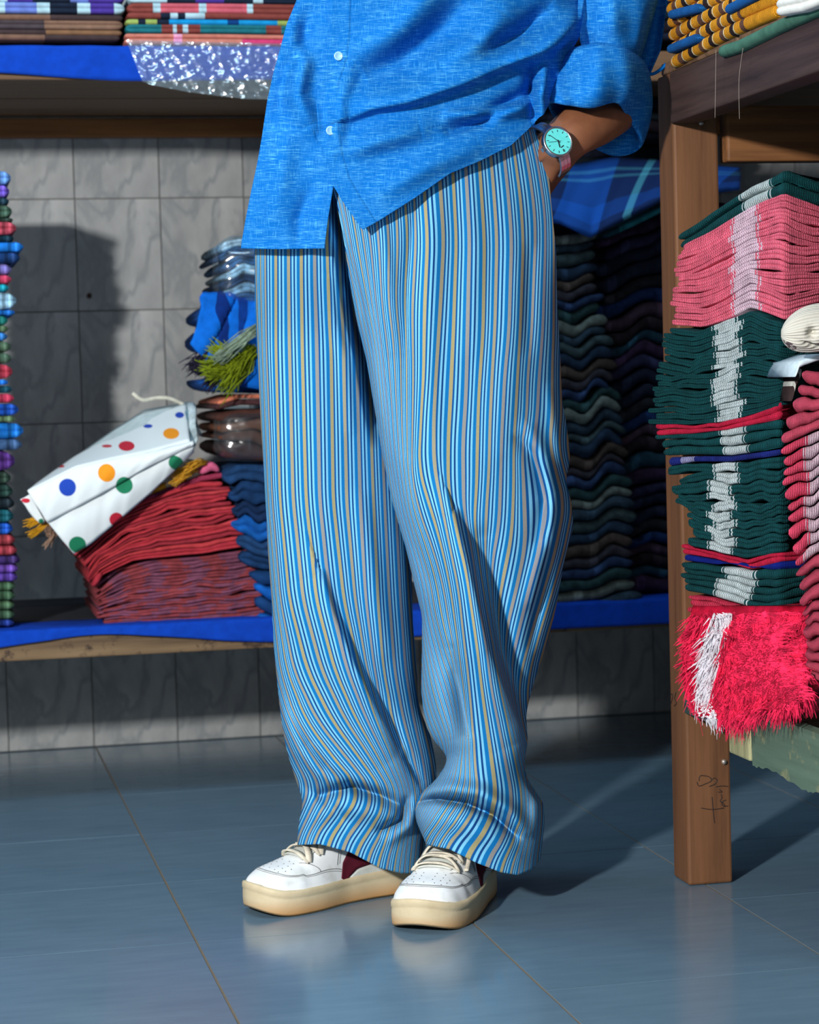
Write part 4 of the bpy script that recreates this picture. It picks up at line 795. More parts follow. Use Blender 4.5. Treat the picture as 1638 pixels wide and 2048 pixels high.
SR = {-13: [(610, 235), (668, 420), (690, 520), (715, 640), (742, 760), (758, 900), (772, 980), (786, 1040), (805, 1110), (825, 1200), (832, 1270), (838, 1350), (846, 1420), (866, 1480), (885, 1510), (880, 1560), (848, 1600), (832, 1650), (820, 1700), (810, 1750)],
 -10: [(650, 235), (690, 420), (700, 480), (728, 600), (748, 700), (758, 800), (768, 900), (780, 980), (792, 1040), (812, 1110), (835, 1190), (842, 1260), (850, 1330), (862, 1400), (885, 1460), (900, 1500), (893, 1550), (866, 1600), (845, 1640), (828, 1700), (816, 1750)],
 -7: [(700, 235), (725, 380), (740, 480), (752, 600), (765, 700), (775, 800), (783, 900), (795, 980), (805, 1040), (825, 1110), (842, 1180), (852, 1250), (868, 1320), (885, 1380), (903, 1440), (912, 1490), (905, 1540), (884, 1590), (862, 1640), (836, 1700), (816, 1750)],
 -4: [(775, 235), (790, 380), (795, 480), (790, 600), (800, 700), (802, 800), (806, 900), (812, 960), (820, 1020), (845, 1100), (862, 1160), (872, 1230), (892, 1300), (908, 1360), (918, 1410), (922, 1480), (916, 1540), (904, 1590), (880, 1640), (852, 1690), (826, 1750)],
 -2: [(815, 235), (828, 400), (833, 480), (826, 615), (828, 750), (826, 860), (824, 950), (838, 1020), (868, 1100), (888, 1170), (900, 1250), (912, 1310), (920, 1370), (928, 1430), (932, 1500), (932, 1570), (925, 1600), (908, 1640), (880, 1690), (850, 1750)],
 -1: [(838, 235), (850, 400), (855, 480), (850, 615), (848, 750), (842, 860), (838, 930), (850, 980), (868, 1030), (890, 1112), (903, 1180), (914, 1260), (924, 1340), (934, 1420), (939, 1510), (941, 1570), (938, 1600), (922, 1640), (895, 1690), (862, 1750)],
 0: [(872, 235), (882, 400), (887, 480), (880, 615), (871, 751), (867, 841), (869, 932), (887, 1022), (905, 1112), (919, 1180), (928, 1271), (938, 1356), (945, 1442), (949, 1527), (952, 1570), (956, 1600), (940, 1640), (912, 1690), (878, 1750)],
 1: [(900, 235), (908, 400), (912, 480), (907, 660), (901, 796), (896, 886), (896, 977), (914, 1067), (932, 1140), (945, 1220), (957, 1300), (966, 1380), (975, 1450), (985, 1527), (992, 1590), (982, 1640), (952, 1690), (920, 1750)],
 2: [(925, 235), (935, 400), (939, 480), (935, 661), (932, 796), (926, 886), (928, 1022), (944, 1112), (955, 1200), (970, 1290), (984, 1380), (1000, 1460), (1014, 1540), (1026, 1600), (1014, 1650), (985, 1700), (960, 1750)],
 3: [(952, 235), (963, 400), (968, 480), (966, 661), (957, 796), (955, 886), (953, 977), (948, 1045), (956, 1120), (968, 1200), (984, 1290), (1000, 1380), (1018, 1460), (1034, 1540), (1046, 1600), (1036, 1650), (1010, 1700), (990, 1750)],
 4: [(974, 235), (988, 400), (993, 480), (989, 661), (984, 751), (980, 841), (978, 932), (972, 1022), (970, 1120), (978, 1200), (990, 1290), (1006, 1380), (1026, 1460), (1042, 1540), (1054, 1600), (1048, 1650), (1028, 1700), (1010, 1750)],
 5: [(1000, 235), (1017, 400), (1023, 480), (1018, 661), (1009, 751), (1002, 886), (1000, 977), (998, 1045), (984, 1135), (984, 1210), (994, 1290), (1010, 1380), (1031, 1460), (1048, 1540), (1061, 1600), (1056, 1650), (1040, 1700), (1028, 1750)],
 6: [(1018, 235), (1040, 400), (1045, 480), (1039, 661), (1032, 796), (1027, 886), (1027, 977), (1023, 1067), (1008, 1150), (996, 1225), (1000, 1300), (1014, 1380), (1035, 1460), (1053, 1540), (1066, 1600), (1063, 1650), (1050, 1700), (1040, 1750)],
 7: [(1036, 235), (1056, 330), (1068, 420), (1070, 480), (1063, 661), (1054, 751), (1052, 841), (1042, 895), (1046, 1000), (1050, 1090), (1034, 1170), (1016, 1250), (1010, 1320), (1019, 1390), (1039, 1460), (1057, 1540), (1071, 1600), (1070, 1650), (1060, 1700), (1050, 1750)],
 8: [(1052, 235), (1075, 330), (1088, 420), (1090, 480), (1084, 661), (1077, 751), (1072, 841), (1064, 895), (1086, 965), (1096, 1020), (1076, 1110), (1054, 1190), (1034, 1270), (1022, 1340), (1026, 1400), (1043, 1470), (1061, 1540), (1076, 1600), (1077, 1650), (1068, 1700), (1058, 1750)],
 9: [(1064, 235), (1090, 330), (1104, 420), (1106, 480), (1106, 661), (1103, 751), (1105, 841), (1098, 890), (1112, 945), (1128, 1010), (1108, 1110), (1082, 1200), (1058, 1280), (1040, 1350), (1036, 1410), (1048, 1470), (1066, 1540), (1080, 1600), (1082, 1650), (1075, 1700), (1066, 1750)]}
LL = [(330, 580), (420, 540), (470, 512), (495, 511), (600, 512), (700, 516), (800, 521), (900, 527), (1000, 533), (1100, 538), (1200, 545), (1300, 550), (1400, 560), (1450, 566), (1500, 575), (1550, 590), (1600, 607), (1625, 606), (1650, 600), (1700, 596)]
LR = [(330, 700), (500, 735), (700, 775), (900, 800), (1000, 812), (1100, 820), (1200, 823), (1250, 824), (1300, 829), (1350, 832), (1400, 834), (1430, 842), (1470, 860), (1520, 870), (1570, 872), (1620, 856), (1660, 846), (1700, 845)]
RL = [(235, 640), (370, 667), (480, 690), (560, 701), (640, 715), (720, 735), (800, 748), (900, 765), (1000, 785), (1060, 803), (1100, 815), (1150, 826), (1200, 838), (1230, 846), (1300, 846), (1380, 844), (1430, 850), (1460, 856), (1485, 872), (1505, 893), (1520, 898), (1545, 886), (1570, 868), (1590, 845), (1610, 833), (1640, 832), (1670, 845), (1700, 858)]
RR = [(235, 1055), (260, 1066), (300, 1086), (350, 1096), (400, 1100), (500, 1110), (600, 1112), (700, 1118), (800, 1122), (850, 1131), (900, 1138), (930, 1137), (955, 1129), (975, 1132), (1000, 1140), (1050, 1145), (1080, 1138), (1100, 1131), (1150, 1121), (1200, 1113), (1250, 1102), (1300, 1088), (1350, 1070), (1400, 1056), (1430, 1050), (1480, 1054), (1520, 1046), (1550, 1050), (1580, 1070), (1610, 1088), (1650, 1086), (1700, 1078)]
stL = [([(640, 1150), (665, 1230), (705, 1330), (760, 1440), (800, 1510)], .036, 9, 60),
       ([(560, 1420), (600, 1500), (640, 1545), (700, 1580)], .028, 20, 18), ([(640, 1590), (700, 1572), (760, 1590), (800, 1610)], -.040, 11, 13), ([(610, 1640), (680, 1610), (750, 1625), (810, 1640)], .016, 22, 22),
       ([(760, 1660), (800, 1640), (812, 1600)], -.03, 8, 8), ([(780, 1680), (820, 1650), (830, 1600)], .014, 10, 10), ([(655, 560), (668, 640), (690, 720), (700, 860)], .006, 10, 14), ([(560, 700), (565, 1000), (580, 1250)], .006, 26, 26),
       ([(722, 1000), (745, 1150), (770, 1300)], .010, 18, 22), ([(745, 1380), (780, 1440), (800, 1500), (840, 1560)], -.014, 12, 12), ([(590, 1560), (640, 1590), (690, 1640)], -.010, 12, 12), ([(640, 700), (640, 900), (650, 1050)], .004, 22, 30)]
stR = [([(905, 1030), (925, 1100), (950, 1200), (975, 1300), (1015, 1400), (1048, 1480)], .075, 11, 55),
       ([(760, 850), (785, 950), (815, 1060), (860, 1160), (905, 1290)], -.006, 14, 14), ([(735, 640), (755, 800), (770, 920)], .010, 16, 18), ([(870, 380), (860, 560), (852, 760), (870, 960)], .010, 26, 20),
       ([(830, 400), (815, 560), (812, 760), (815, 900)], -.010, 14, 14), ([(905, 1300), (922, 1380), (935, 1460)], -.022, 12, 16), ([(870, 1180), (890, 1260), (905, 1330)], .012, 16, 14), ([(860, 1330), (885, 1420), (905, 1480)], .014, 22, 18),
       ([(832, 1606), (870, 1598), (930, 1606), (985, 1630), (1030, 1670)], -.046, 9, 8), ([(840, 1580), (900, 1576), (960, 1585), (1020, 1620), (1050, 1660)], .030, 16, 12), ([(850, 1640), (920, 1640), (980, 1670), (1030, 1710)], .016, 20, 26),
       ([(1040, 880), (1062, 905), (1075, 940), (1090, 1000), (1075, 1080)], -.016, 10, 14), ([(1062, 860), (1090, 920), (1105, 990), (1100, 1080), (1060, 1200)], .020, 14, 18), ([(1100, 780), (1110, 860), (1120, 930)], .010, 12, 12),
       ([(965, 1080), (985, 1200), (1000, 1300), (1040, 1420)], -.030, 26, 24), ([(1020, 400), (1030, 560), (1020, 760), (1000, 900)], .008, 26, 34), ([(940, 340), (950, 500), (940, 700)], .006, 20, 20), ([(1060, 500), (1055, 700)], -.008, 12, 14),
       ([(700, 500), (722, 600), (740, 700)], -.008, 9, 12), ([(1050, 1550), (1070, 1600), (1070, 1660)], .012, 14, 12), ([(1100, 1090), (1085, 1180), (1060, 1290)], -.016, 12, 12), ([(760, 420), (775, 540), (782, 700)], .007, 12, 12)]
hemL = [(590, 1690), (640, 1688), (700, 1704), (760, 1736), (800, 1746), (850, 1748)]; hemR = [(850, 1688), (900, 1698), (950, 1724), (1000, 1744), (1035, 1750), (1060, 1740), (1085, 1712)]
a = leg('left', (330, 1700), LL, LR, [(330, 3.26), (700, 3.26), (1700, 3.27)], [(330, .10), (900, .10), (1500, .085), (1700, .075)], hemL, SL, stL)
b = leg('right', (235, 1700), RL, RR, [(235, 3.17), (700, 3.16), (1700, 3.16)], [(235, .11), (900, .115), (1500, .09), (1700, .09)], hemR, SR, stR)
v, f = merge([(a[0], a[1]), (b[0], b[1])]); tro = mk('trousers', v, f, M_TR, uv=np.concatenate([a[2], b[2]])); adopt(tro, per)
tro['label'] = 'wide cotton trousers striped in blue, white and tan'
m = tro.modifiers.new('thick', 'SOLIDIFY'); m.thickness = .0015; m.offset = -1

# shirt
stS = [([(1150, 70), (1084, 100), (1005, 130), (926, 165), (821, 200), (742, 215), (700, 232)], .022, 9, 34), ([(1170, 20), (1120, 75), (1080, 110), (1040, 124)], .020, 12, 22), ([(930, 0), (880, 60), (800, 120), (730, 150)], -.020, 34, 34),
       ([(870, -20), (800, 60), (720, 110)], .014, 36, 30), ([(1060, 180), (1010, 210), (960, 245), (900, 262)], -.016, 12, 16), ([(1085, 175), (1050, 215), (980, 226), (900, 230)], .016, 14, 10), ([(1060, 130), (1060, 180), (1062, 230)], -.018, 10, 12), ([(1090, 130), (1085, 190), (1085, 240)], .018, 12, 10),
       ([(585, 60), (600, 130), (592, 190), (620, 250)], .012, 20, 26), ([(620, 30), (600, 90), (575, 160), (560, 240)], -.008, 20, 20), ([(575, 250), (560, 350), (540, 450)], .006, 28, 28), ([(840, 260), (760, 280), (700, 300)], .008, 20, 24),
       ([(960, 290), (860, 330), (770, 380)], .006, 22, 26), ([(700, 150), (680, 200), (672, 300)], .005, 16, 20), ([(620, 380), (600, 440), (600, 490)], -.005, 18, 18), ([(1010, 30), (960, 90), (880, 130)], .010, 26, 26), ([(1090, 20), (1040, 70), (980, 100)], -.012, 18, 20)]
def coons(Lc, Rc, Tc, Bc, nu, nv):
    L_, R_ = interp_poly(Lc, nv), interp_poly(Rc, nv); T_, B_ = interp_poly(Tc, nu), interp_poly(Bc, nu); u = np.linspace(0, 1, nu)[None, :, None]; v = np.linspace(0, 1, nv)[:, None, None]
    return (1-u)*L_[:, None]+u*R_[:, None]+(1-v)*T_[None]+v*B_[None]-((1-u)*(1-v)*T_[0]+u*(1-v)*T_[-1]+(1-u)*v*B_[0]+u*v*B_[-1])
stS = [(p_, a_*(2.6 if abs(a_) < .0125 else 1.6), w1, w2) for p_, a_, w1, w2 in stS]
def shirtY(x, y, off): return 3.175-(PT+.002)*np.sqrt(np.clip(1-((x-PC)/(PW+8))**2, .02, 1))-off-folds(x, y, stS)-.01*np.clip((300-y)/400, 0, 1)
left_out = [(612, -90), (600, -10), (575, 50), (562, 100), (548, 150), (537, 200), (525, 280), (516, 330), (505, 380), (495, 430), (486, 480), (483, 497)]
plack = [(668, -90), (662, 0), (660, 80), (655, 120), (640, 165), (632, 210), (637, 262), (650, 325), (664, 368), (690, 410), (725, 460)]
A = coons(left_out, [(700, -90), (700, 120), (690, 250), (668, 366), (656, 440), (649, 497)], [(612, -90), (700, -90)], [(483, 497), (560, 498), (649, 496)], 90, 240)
B = coons(plack, [(1172, -90), (1168, 0), (1158, 70), (1124, 140), (1100, 200), (1086, 228), (1068, 246)], [(668, -90), (1172, -90)], [(725, 460), (760, 440), (830, 395), (900, 345), (960, 320), (1020, 290), (1050, 262), (1068, 244)], 220, 260)
geo = []; uvs = []
for G, off in ((A, .006), (B, .011)):
    x, y = G[..., 0], G[..., 1]; Y = shirtY(x, y, off); 
    if G is B:  # placket strip stands a little proud at its stitched edge
        u = np.linspace(0, 1, G.shape[1])[None, :]; Y = Y-.002*(u < .075)-.001*np.exp(-(u/.02)**2)
    geo.append((at(x, y, Y).reshape(-1, 3), gridf(G.shape[1], G.shape[0]))); uvs.append(np.stack([x.ravel()/1450, y.ravel()/1450], 1))
# back of the shirt
nb, nvb = 60, 60; V = []; UV = []
for j in range(nvb):
    y = -90+580*j/(nvb-1); xl = np.interp(y, [p[1] for p in left_out], [p[0] for p in left_out]); xr = np.interp(y, [-90, 0, 140, 240, 490], [1172, 1168, 1124, 1068, 1085])
    for i in range(nb):
        a_ = math.pi*i/(nb-1); x = (xl+xr)/2-(xr-xl)/2*math.cos(a_); yf = float(shirtY(np.array(xl if i < nb/2 else xr), np.array(y), .006)); V.append(at(x, y, max(3.175, yf if i in (0, nb-1) else 3.175)+.15*math.sin(a_)**.8)); UV.append((x/1450, y/1450))
geo.append((V, [(a_, d_, c_, b_) for a_, b_, c_, d_ in gridf(nb, nvb)])); uvs.append(np.array(UV))
# upper sleeve and rolled cuff of the bent arm
def ringtube(rings, nv, nu=96, wr=.0, seed=0):
    R_ = smoothpath(np.array(rings, float).reshape(len(rings), 9), nv); V = []; th = np.linspace(0, 2*math.pi, nu, endpoint=False)
    for j in range(nv):
        c, A_, B_ = R_[j, :3], R_[j, 3:6], R_[j, 6:9]; k = 1+wr*(noise1(th+j*.05, seed)*.6+.5*math.sin(j*.35))*1.0
        q = c+np.outer(np.cos(th)*k, A_)+np.outer(np.sin(th)*k, B_); V.append(at(q[:, 0], q[:, 1], q[:, 2]))
    V = np.concatenate(V); t = np.repeat(np.linspace(0, 1, nv), nu); uvv = np.stack([np.tile(th, nv)*.07, t*.35], 1)
    return V, gridf(nu, nv, True), uvv
def ringpoly(rings, nv, nu=112, wr=0.0, seed=0):
    R_ = np.array(rings, float); nr, nc, _ = R_.shape; th = np.linspace(0, nc, nu, endpoint=False); rows = []
    for rg in R_:
        o_ = []
        for x_ in th:
            i_ = int(x_) % nc; u_ = x_-int(x_); p0, p1, p2, p3 = rg[i_-1], rg[i_], rg[(i_+1) % nc], rg[(i_+2) % nc]
            o_.append(.5*((2*p1)+(-p0+p2)*u_+(2*p0-5*p1+4*p2-p3)*u_*u_+(-p0+3*p1-3*p2+p3)*u_**3))
        rows.append(np.array(o_).ravel())
    S_ = smoothpath(np.array(rows), nv).reshape(nv, nu, 3); t = np.linspace(0, 1, nv)[:, None]; a_ = np.linspace(0, 2*math.pi, nu, endpoint=False)[None, :]
    S_[..., 2] += wr*(np.sin(a_*5+t*4+seed)+.7*np.sin(a_*8-t*9+seed*2)+.8*np.sin(a_*2+t*14))*np.sin(np.pi*t)
    V = at(S_[..., 0].ravel(), S_[..., 1].ravel(), S_[..., 2].ravel()); return V, gridf(nu, nv, True), np.stack([(S_[..., 0]/1450+a_*.01).ravel(), (S_[..., 1]/1450).ravel()], 1)
up = ringpoly([[(1150, -140, 3.22), (1170, -140, 3.16), (1235, -140, 3.13), (1300, -140, 3.16), (1335, -140, 3.22), (1300, -140, 3.29), (1235, -140, 3.31), (1170, -140, 3.28)],
  [(1146, -40, 3.21), (1170, -40, 3.14), (1235, -40, 3.11), (1300, -40, 3.14), (1326, -40, 3.22), (1300, -40, 3.29), (1235, -40, 3.31), (1170, -40, 3.28)],
  [(1152, 20, 3.20), (1175, 24, 3.13), (1232, 26, 3.10), (1288, 24, 3.13), (1308, 22, 3.21), (1285, 24, 3.28), (1230, 24, 3.30), (1175, 22, 3.26)],
  [(1160, 70, 3.19), (1180, 74, 3.13), (1228, 76, 3.10), (1272, 80, 3.13), (1290, 84, 3.20), (1270, 84, 3.27), (1225, 80, 3.28), (1180, 76, 3.25)],
  [(1168, 112, 3.18), (1185, 112, 3.13), (1226, 112, 3.11), (1262, 118, 3.14), (1276, 122, 3.19), (1262, 122, 3.25), (1222, 118, 3.26), (1185, 114, 3.23)]], 70, wr=.004, seed=2)
cf = ringpoly([[(1170, 112, 3.17), (1186, 110, 3.13), (1215, 108, 3.11), (1248, 118, 3.12), (1266, 128, 3.17), (1255, 130, 3.23), (1222, 128, 3.25), (1185, 118, 3.22)],
  [(1158, 98, 3.165), (1176, 92, 3.12), (1206, 88, 3.095), (1250, 100, 3.10), (1280, 120, 3.165), (1268, 132, 3.24), (1224, 132, 3.26), (1172, 118, 3.22)],
  [(1134, 108, 3.15), (1155, 100, 3.09), (1200, 96, 3.065), (1254, 106, 3.075), (1291, 132, 3.155), (1282, 152, 3.24), (1225, 156, 3.27), (1158, 138, 3.215)],
  [(1114, 142, 3.14), (1136, 136, 3.08), (1190, 132, 3.045), (1252, 138, 3.055), (1298, 160, 3.15), (1291, 196, 3.24), (1226, 204, 3.28), (1148, 182, 3.22)],
  [(1103, 180, 3.12), (1130, 182, 3.065), (1184, 182, 3.035), (1245, 178, 3.05), (1294, 200, 3.14), (1294, 250, 3.22), (1230, 262, 3.26), (1140, 230, 3.21)],
  [(1098, 205, 3.11), (1134, 207, 3.065), (1182, 212, 3.04), (1234, 202, 3.06), (1260, 228, 3.13), (1285, 286, 3.20), (1226, 306, 3.24), (1130, 255, 3.19)],
  [(1101, 203, 3.115), (1136, 204, 3.075), (1182, 208, 3.05), (1230, 199, 3.07), (1254, 226, 3.14), (1278, 282, 3.20), (1222, 300, 3.23), (1134, 250, 3.185)],
  [(1112, 176, 3.13), (1140, 176, 3.085), (1184, 176, 3.06), (1236, 172, 3.08), (1270, 198, 3.15), (1276, 240, 3.21), (1222, 250, 3.24), (1144, 222, 3.19)]], 110, wr=.0045, seed=1)
geo += [(up[0], up[1]), (cf[0], cf[1])]; uvs += [up[2], cf[2]]
v, f = merge(geo); shirt = mk('shirt', v, f, M_SH, uv=np.concatenate(uvs)); adopt(shirt, per); shirt['label'] = 'bright blue slub cotton shirt with rolled sleeve'
m = shirt.modifiers.new('thick', 'SOLIDIFY'); m.thickness = .0016; m.offset = -1
# hanging back sleeve cloth and loose thread strap
V = []; nu, nv = 20, 30; A_ = interp_poly([(1285, -60), (1290, 40), (1272, 120), (1278, 160)], nv); B_ = interp_poly([(1345, -60), (1330, 40), (1322, 100), (1300, 150)], nv)
for j in range(nv):
    for i in range(nu): t = i/(nu-1); q = A_[j]*(1-t)+B_[j]*t; V.append(at(q[0], q[1], 3.30+.02*math.sin(t*3)))
o = mk('back_sleeve_fold', V, gridf(nu, nv), M_SH, uv=[(p[0]*1.0, p[2]*1.0) for p in V]); adopt(o, shirt); m = o.modifiers.new('t', 'SOLIDIFY'); m.thickness = .002
o = mk('sleeve_tab', *tube_geo(smoothpath([at(1290, 148, 3.22), at(1305, 148, 3.22), at(1320, 140, 3.22), at(1332, 128, 3.22)], 12), .0028, 6), M_SH, uv=None); adopt(o, shirt)
# stitched seams: hem, placket
def seam(name, pts, off, parent, mat=M_SHD, r=.0005, n=120):
    q = interp_poly(pts, n); Y = shirtY(q[:, 0], q[:, 1], off); v, f = tube_geo(at(q[:, 0], q[:, 1], Y), r, 4); return adopt(mk(name, v, f, mat), parent)
seam('hem_stitch', [(722, 450), (760, 430), (830, 385), (900, 335), (960, 310), (1015, 282)], .0122, shirt); seam('hem_stitch', [(486, 488), (560, 489), (646, 487)], .0072, shirt)
seam('placket_stitch', [(692, 0), (690, 90), (684, 130), (672, 170), (664, 215), (668, 262), (680, 320), (700, 372), (738, 440)], .0122, shirt, M_BLUEC, .0006)
for bxp, byp in ((677, 112), (661, 261)):
    Yb = float(shirtY(np.array(float(bxp)), np.array(float(byp)), .0165)); c = at(bxp, byp, Yb); prof = [(0, .0002), (.0036, 0), (.0044, -.0008), (.0058, -.0010), (.0062, -.0002), (.006, .0018)]
    V = []; n_ = 24
    for r_, d_ in prof:
        for k in range(n_): a_ = 2*math.pi*k/n_; V.append(c+np.array([r_*math.cos(a_), d_, r_*math.sin(a_)]))
    bt = mk('button', V, gridf(n_, len(prof), True), M_BTN); adopt(bt, shirt)
    hs_ = []
    for dx, dz in ((-1, -1), (1, -1), (-1, 1), (1, 1)): p = c+np.array([dx*.0013, -.0004, dz*.0013]); hs_.append(tube_geo([p, p+[0, .0006, 0]], .0006, 6))

# forearm, hand in the pocket: one continuous skinned surface
ctrl = [(1255, 175, 3.25, .046), (1225, 212, 3.19, .050), (1188, 240, 3.14, .049), (1152, 262, 3.105, .042), (1124, 284, 3.092, .0365), (1102, 308, 3.125, .034), (1076, 336, 3.165, .036), (1058, 366, 3.18, .036)]
pos = [V3(at(x, y, Y)) for x, y, Y, r in ctrl]; ed = [(i, i+1) for i in range(len(pos)-1)]; rad = [c[3] for c in ctrl]
k0 = len(pos)-1
for dx, ln in ((-30, 1.0), (-12, 1.1), (6, 1.05), (22, .85)):    # four fingers inside the pocket
    last = k0
    for j, (dy, r_) in enumerate(((40, .011), (78, .0095), (108, .0085))):
        pos.append(V3(at(1050+dx*(1+.15*j), 372+dy*ln, 3.185+.004*j))); rad.append(r_); ed.append((last, len(pos)-1)); last = len(pos)-1
last = 5
for (x, y, Y, r_) in ((1102, 328, 3.115, .017), (1094, 352, 3.128, .015), (1078, 378, 3.15, .011)):   # thumb along the pocket mouth
    pos.append(V3(at(x, y, Y))); rad.append(r_); ed.append((last, len(pos)-1)); last = len(pos)-1
me = bpy.data.meshes.new('forearm'); me.from_pydata(pos, ed, []); arm = bpy.data.objects.new('forearm', me); COL.objects.link(arm); me.materials.append(M_SKIN)
sk = arm.modifiers.new('skin', 'SKIN'); sk.use_smooth_shade = True
for i, r_ in enumerate(rad): me.skin_vertices[0].data[i].radius = (r_, r_*.86); me.skin_vertices[0].data[i].use_root = (i == 0)
ss = arm.modifiers.new('sub', 'SUBSURF'); ss.levels = 2; ss.render_levels = 2; adopt(arm, per); arm['label'] = 'bare brown forearm and hand, hand tucked in the trouser pocket'

# wristwatch on the wrist
wc = V3(at(1115, 284, 3.046)); ax_strap = (V3(at(1142, 338, 3.05))-V3(at(1090, 236, 3.05))).normalized()     # towards lower right
nrm = (Vector((CF[0], CF[1], CF[2]))*-1+Vector((CR[0], CR[1], CR[2]))*.34+Vector((CU[0], CU[1], CU[2]))*.22).normalized()
ax_strap = (ax_strap-ax_strap.dot(nrm)*nrm).normalized(); ax_side = nrm.cross(ax_strap).normalized()
def wp(a, b, c): return wc+ax_strap*a+ax_side*b+nrm*c
def lathe(name, prof, mat, n=48, parent=None):
    V = [wp(r_*math.cos(2*math.pi*k/n), r_*math.sin(2*math.pi*k/n), h_) for r_, h_ in prof for k in range(n)]; f = gridf(n, len(prof), True)
    o = mk(name, V, f+[tuple(range(n))[::-1], tuple((len(prof)-1)*n+k for k in range(n))], mat); return adopt(o, parent)
RS = .0224
wt = lathe('wristwatch', [(RS*.93, -.006), (RS, -.005), (RS, .002), (RS*.97, .0032), (RS*.88, .0036), (RS*.85, .0026), (RS*.84, .0022)], M_STEEL, parent=per); wt['label'] = 'steel wristwatch with turquoise dial on a link bracelet'
for p_ in wt.data.polygons: p_.use_smooth = True
def sub(o): adopt(o, per); o.parent = wt; o.matrix_parent_inverse = wt.matrix_world.inverted() if False else Matrix.Identity(4); o.matrix_parent_inverse = Matrix.Identity(4); return o
bpy.context.view_layer.update()
def wsub(name, v, f, mat, smooth=False):
    o = mk(name, v, f, mat, smooth=smooth); o.parent = wt; bpy.context.view_layer.update(); o.matrix_parent_inverse = wt.matrix_world.inverted(); return o
n = 48; V = [wp(r_*math.cos(2*math.pi*k/n), r_*math.sin(2*math.pi*k/n), h_) for r_, h_ in ((RS*.86, .0020), (RS*.86, .0024)) for k in range(n)]
wsub('dial', V, gridf(n, 2, True)+[tuple(n+k for k in range(n))], M_DIAL)
def wbar(name, ang, r0, r1, w, h0=.0025, mat=M_BLK):
    d = (math.cos(ang), math.sin(ang)); e = (-d[1]*w, d[0]*w); pts = []
    for r_ in (r0, r1):
        for s_ in (-1, 1): pts.append((d[0]*r_+s_*e[0], d[1]*r_+s_*e[1]))
    V = [wp(a_, b_, h) for h in (h0, h0+.0005) for a_, b_ in pts]; return wsub(name, V, [(4, 5, 7, 6), (0, 1, 5, 4), (1, 3, 7, 5), (3, 2, 6, 7), (2, 0, 4, 6)], mat)
for k in range(12):
    a_ = math.radians(30*k)
    if k in (0,):
        for d_ in (-.05, .05): wbar('hour_marker', a_+d_, RS*.58, RS*.76, .0004)
    else: wbar('hour_marker', a_, RS*.62, RS*.76, .00035)
# 12 lies toward the lower right strap, crown at lower left
wbar('minute_hand', math.radians(207), -.003, RS*.68, .0004, .0032); wbar('hour_hand', math.radians(300+40), -.002, RS*.4, .0007, .0029); wbar('second_hand', math.radians(250), -.004, RS*.7, .00018, .0036)
wbar('maker_mark', math.radians(8), RS*.38, RS*.44, .0028, .0024)
cr_d = -ax_side if (V3(at(1090, 301, 3.05))-wc).dot(ax_side) < 0 else ax_side
v, f = tube_geo([wc+cr_d*(RS-.001)-nrm*.001, wc+cr_d*(RS+.0045)-nrm*.001], .0032, 12); wsub('crown', v, f, M_STEEL)
# bracelet links curving round the wrist
M_BRC = plain('bracelet_steel', srgb(186, 178, 182), .28, 1.0)
for sgn in (-1, 1):
    for k in range(5):
        th = .60+k*.21; Rw = .0375
        for j, (b0, b1) in enumerate(((-.0085, -.0032), (-.0028, .0028), (.0032, .0085))):
            V = []
            for tt2 in (th-.105, th+.105):
                for rr in (Rw, Rw+.0028):
                    for b_ in (b0, b1):
                        a_ = math.sin(tt2)*rr*1.0*sgn; c_ = (math.cos(tt2)*rr-.0385)*.9
                        V.append(wp(a_, b_, c_))
            wsub('bracelet_link', V, [(0, 1, 3, 2), (4, 6, 7, 5), (0, 4, 5, 1), (2, 3, 7, 6), (0, 2, 6, 4), (1, 5, 7, 3)], M_BRC)

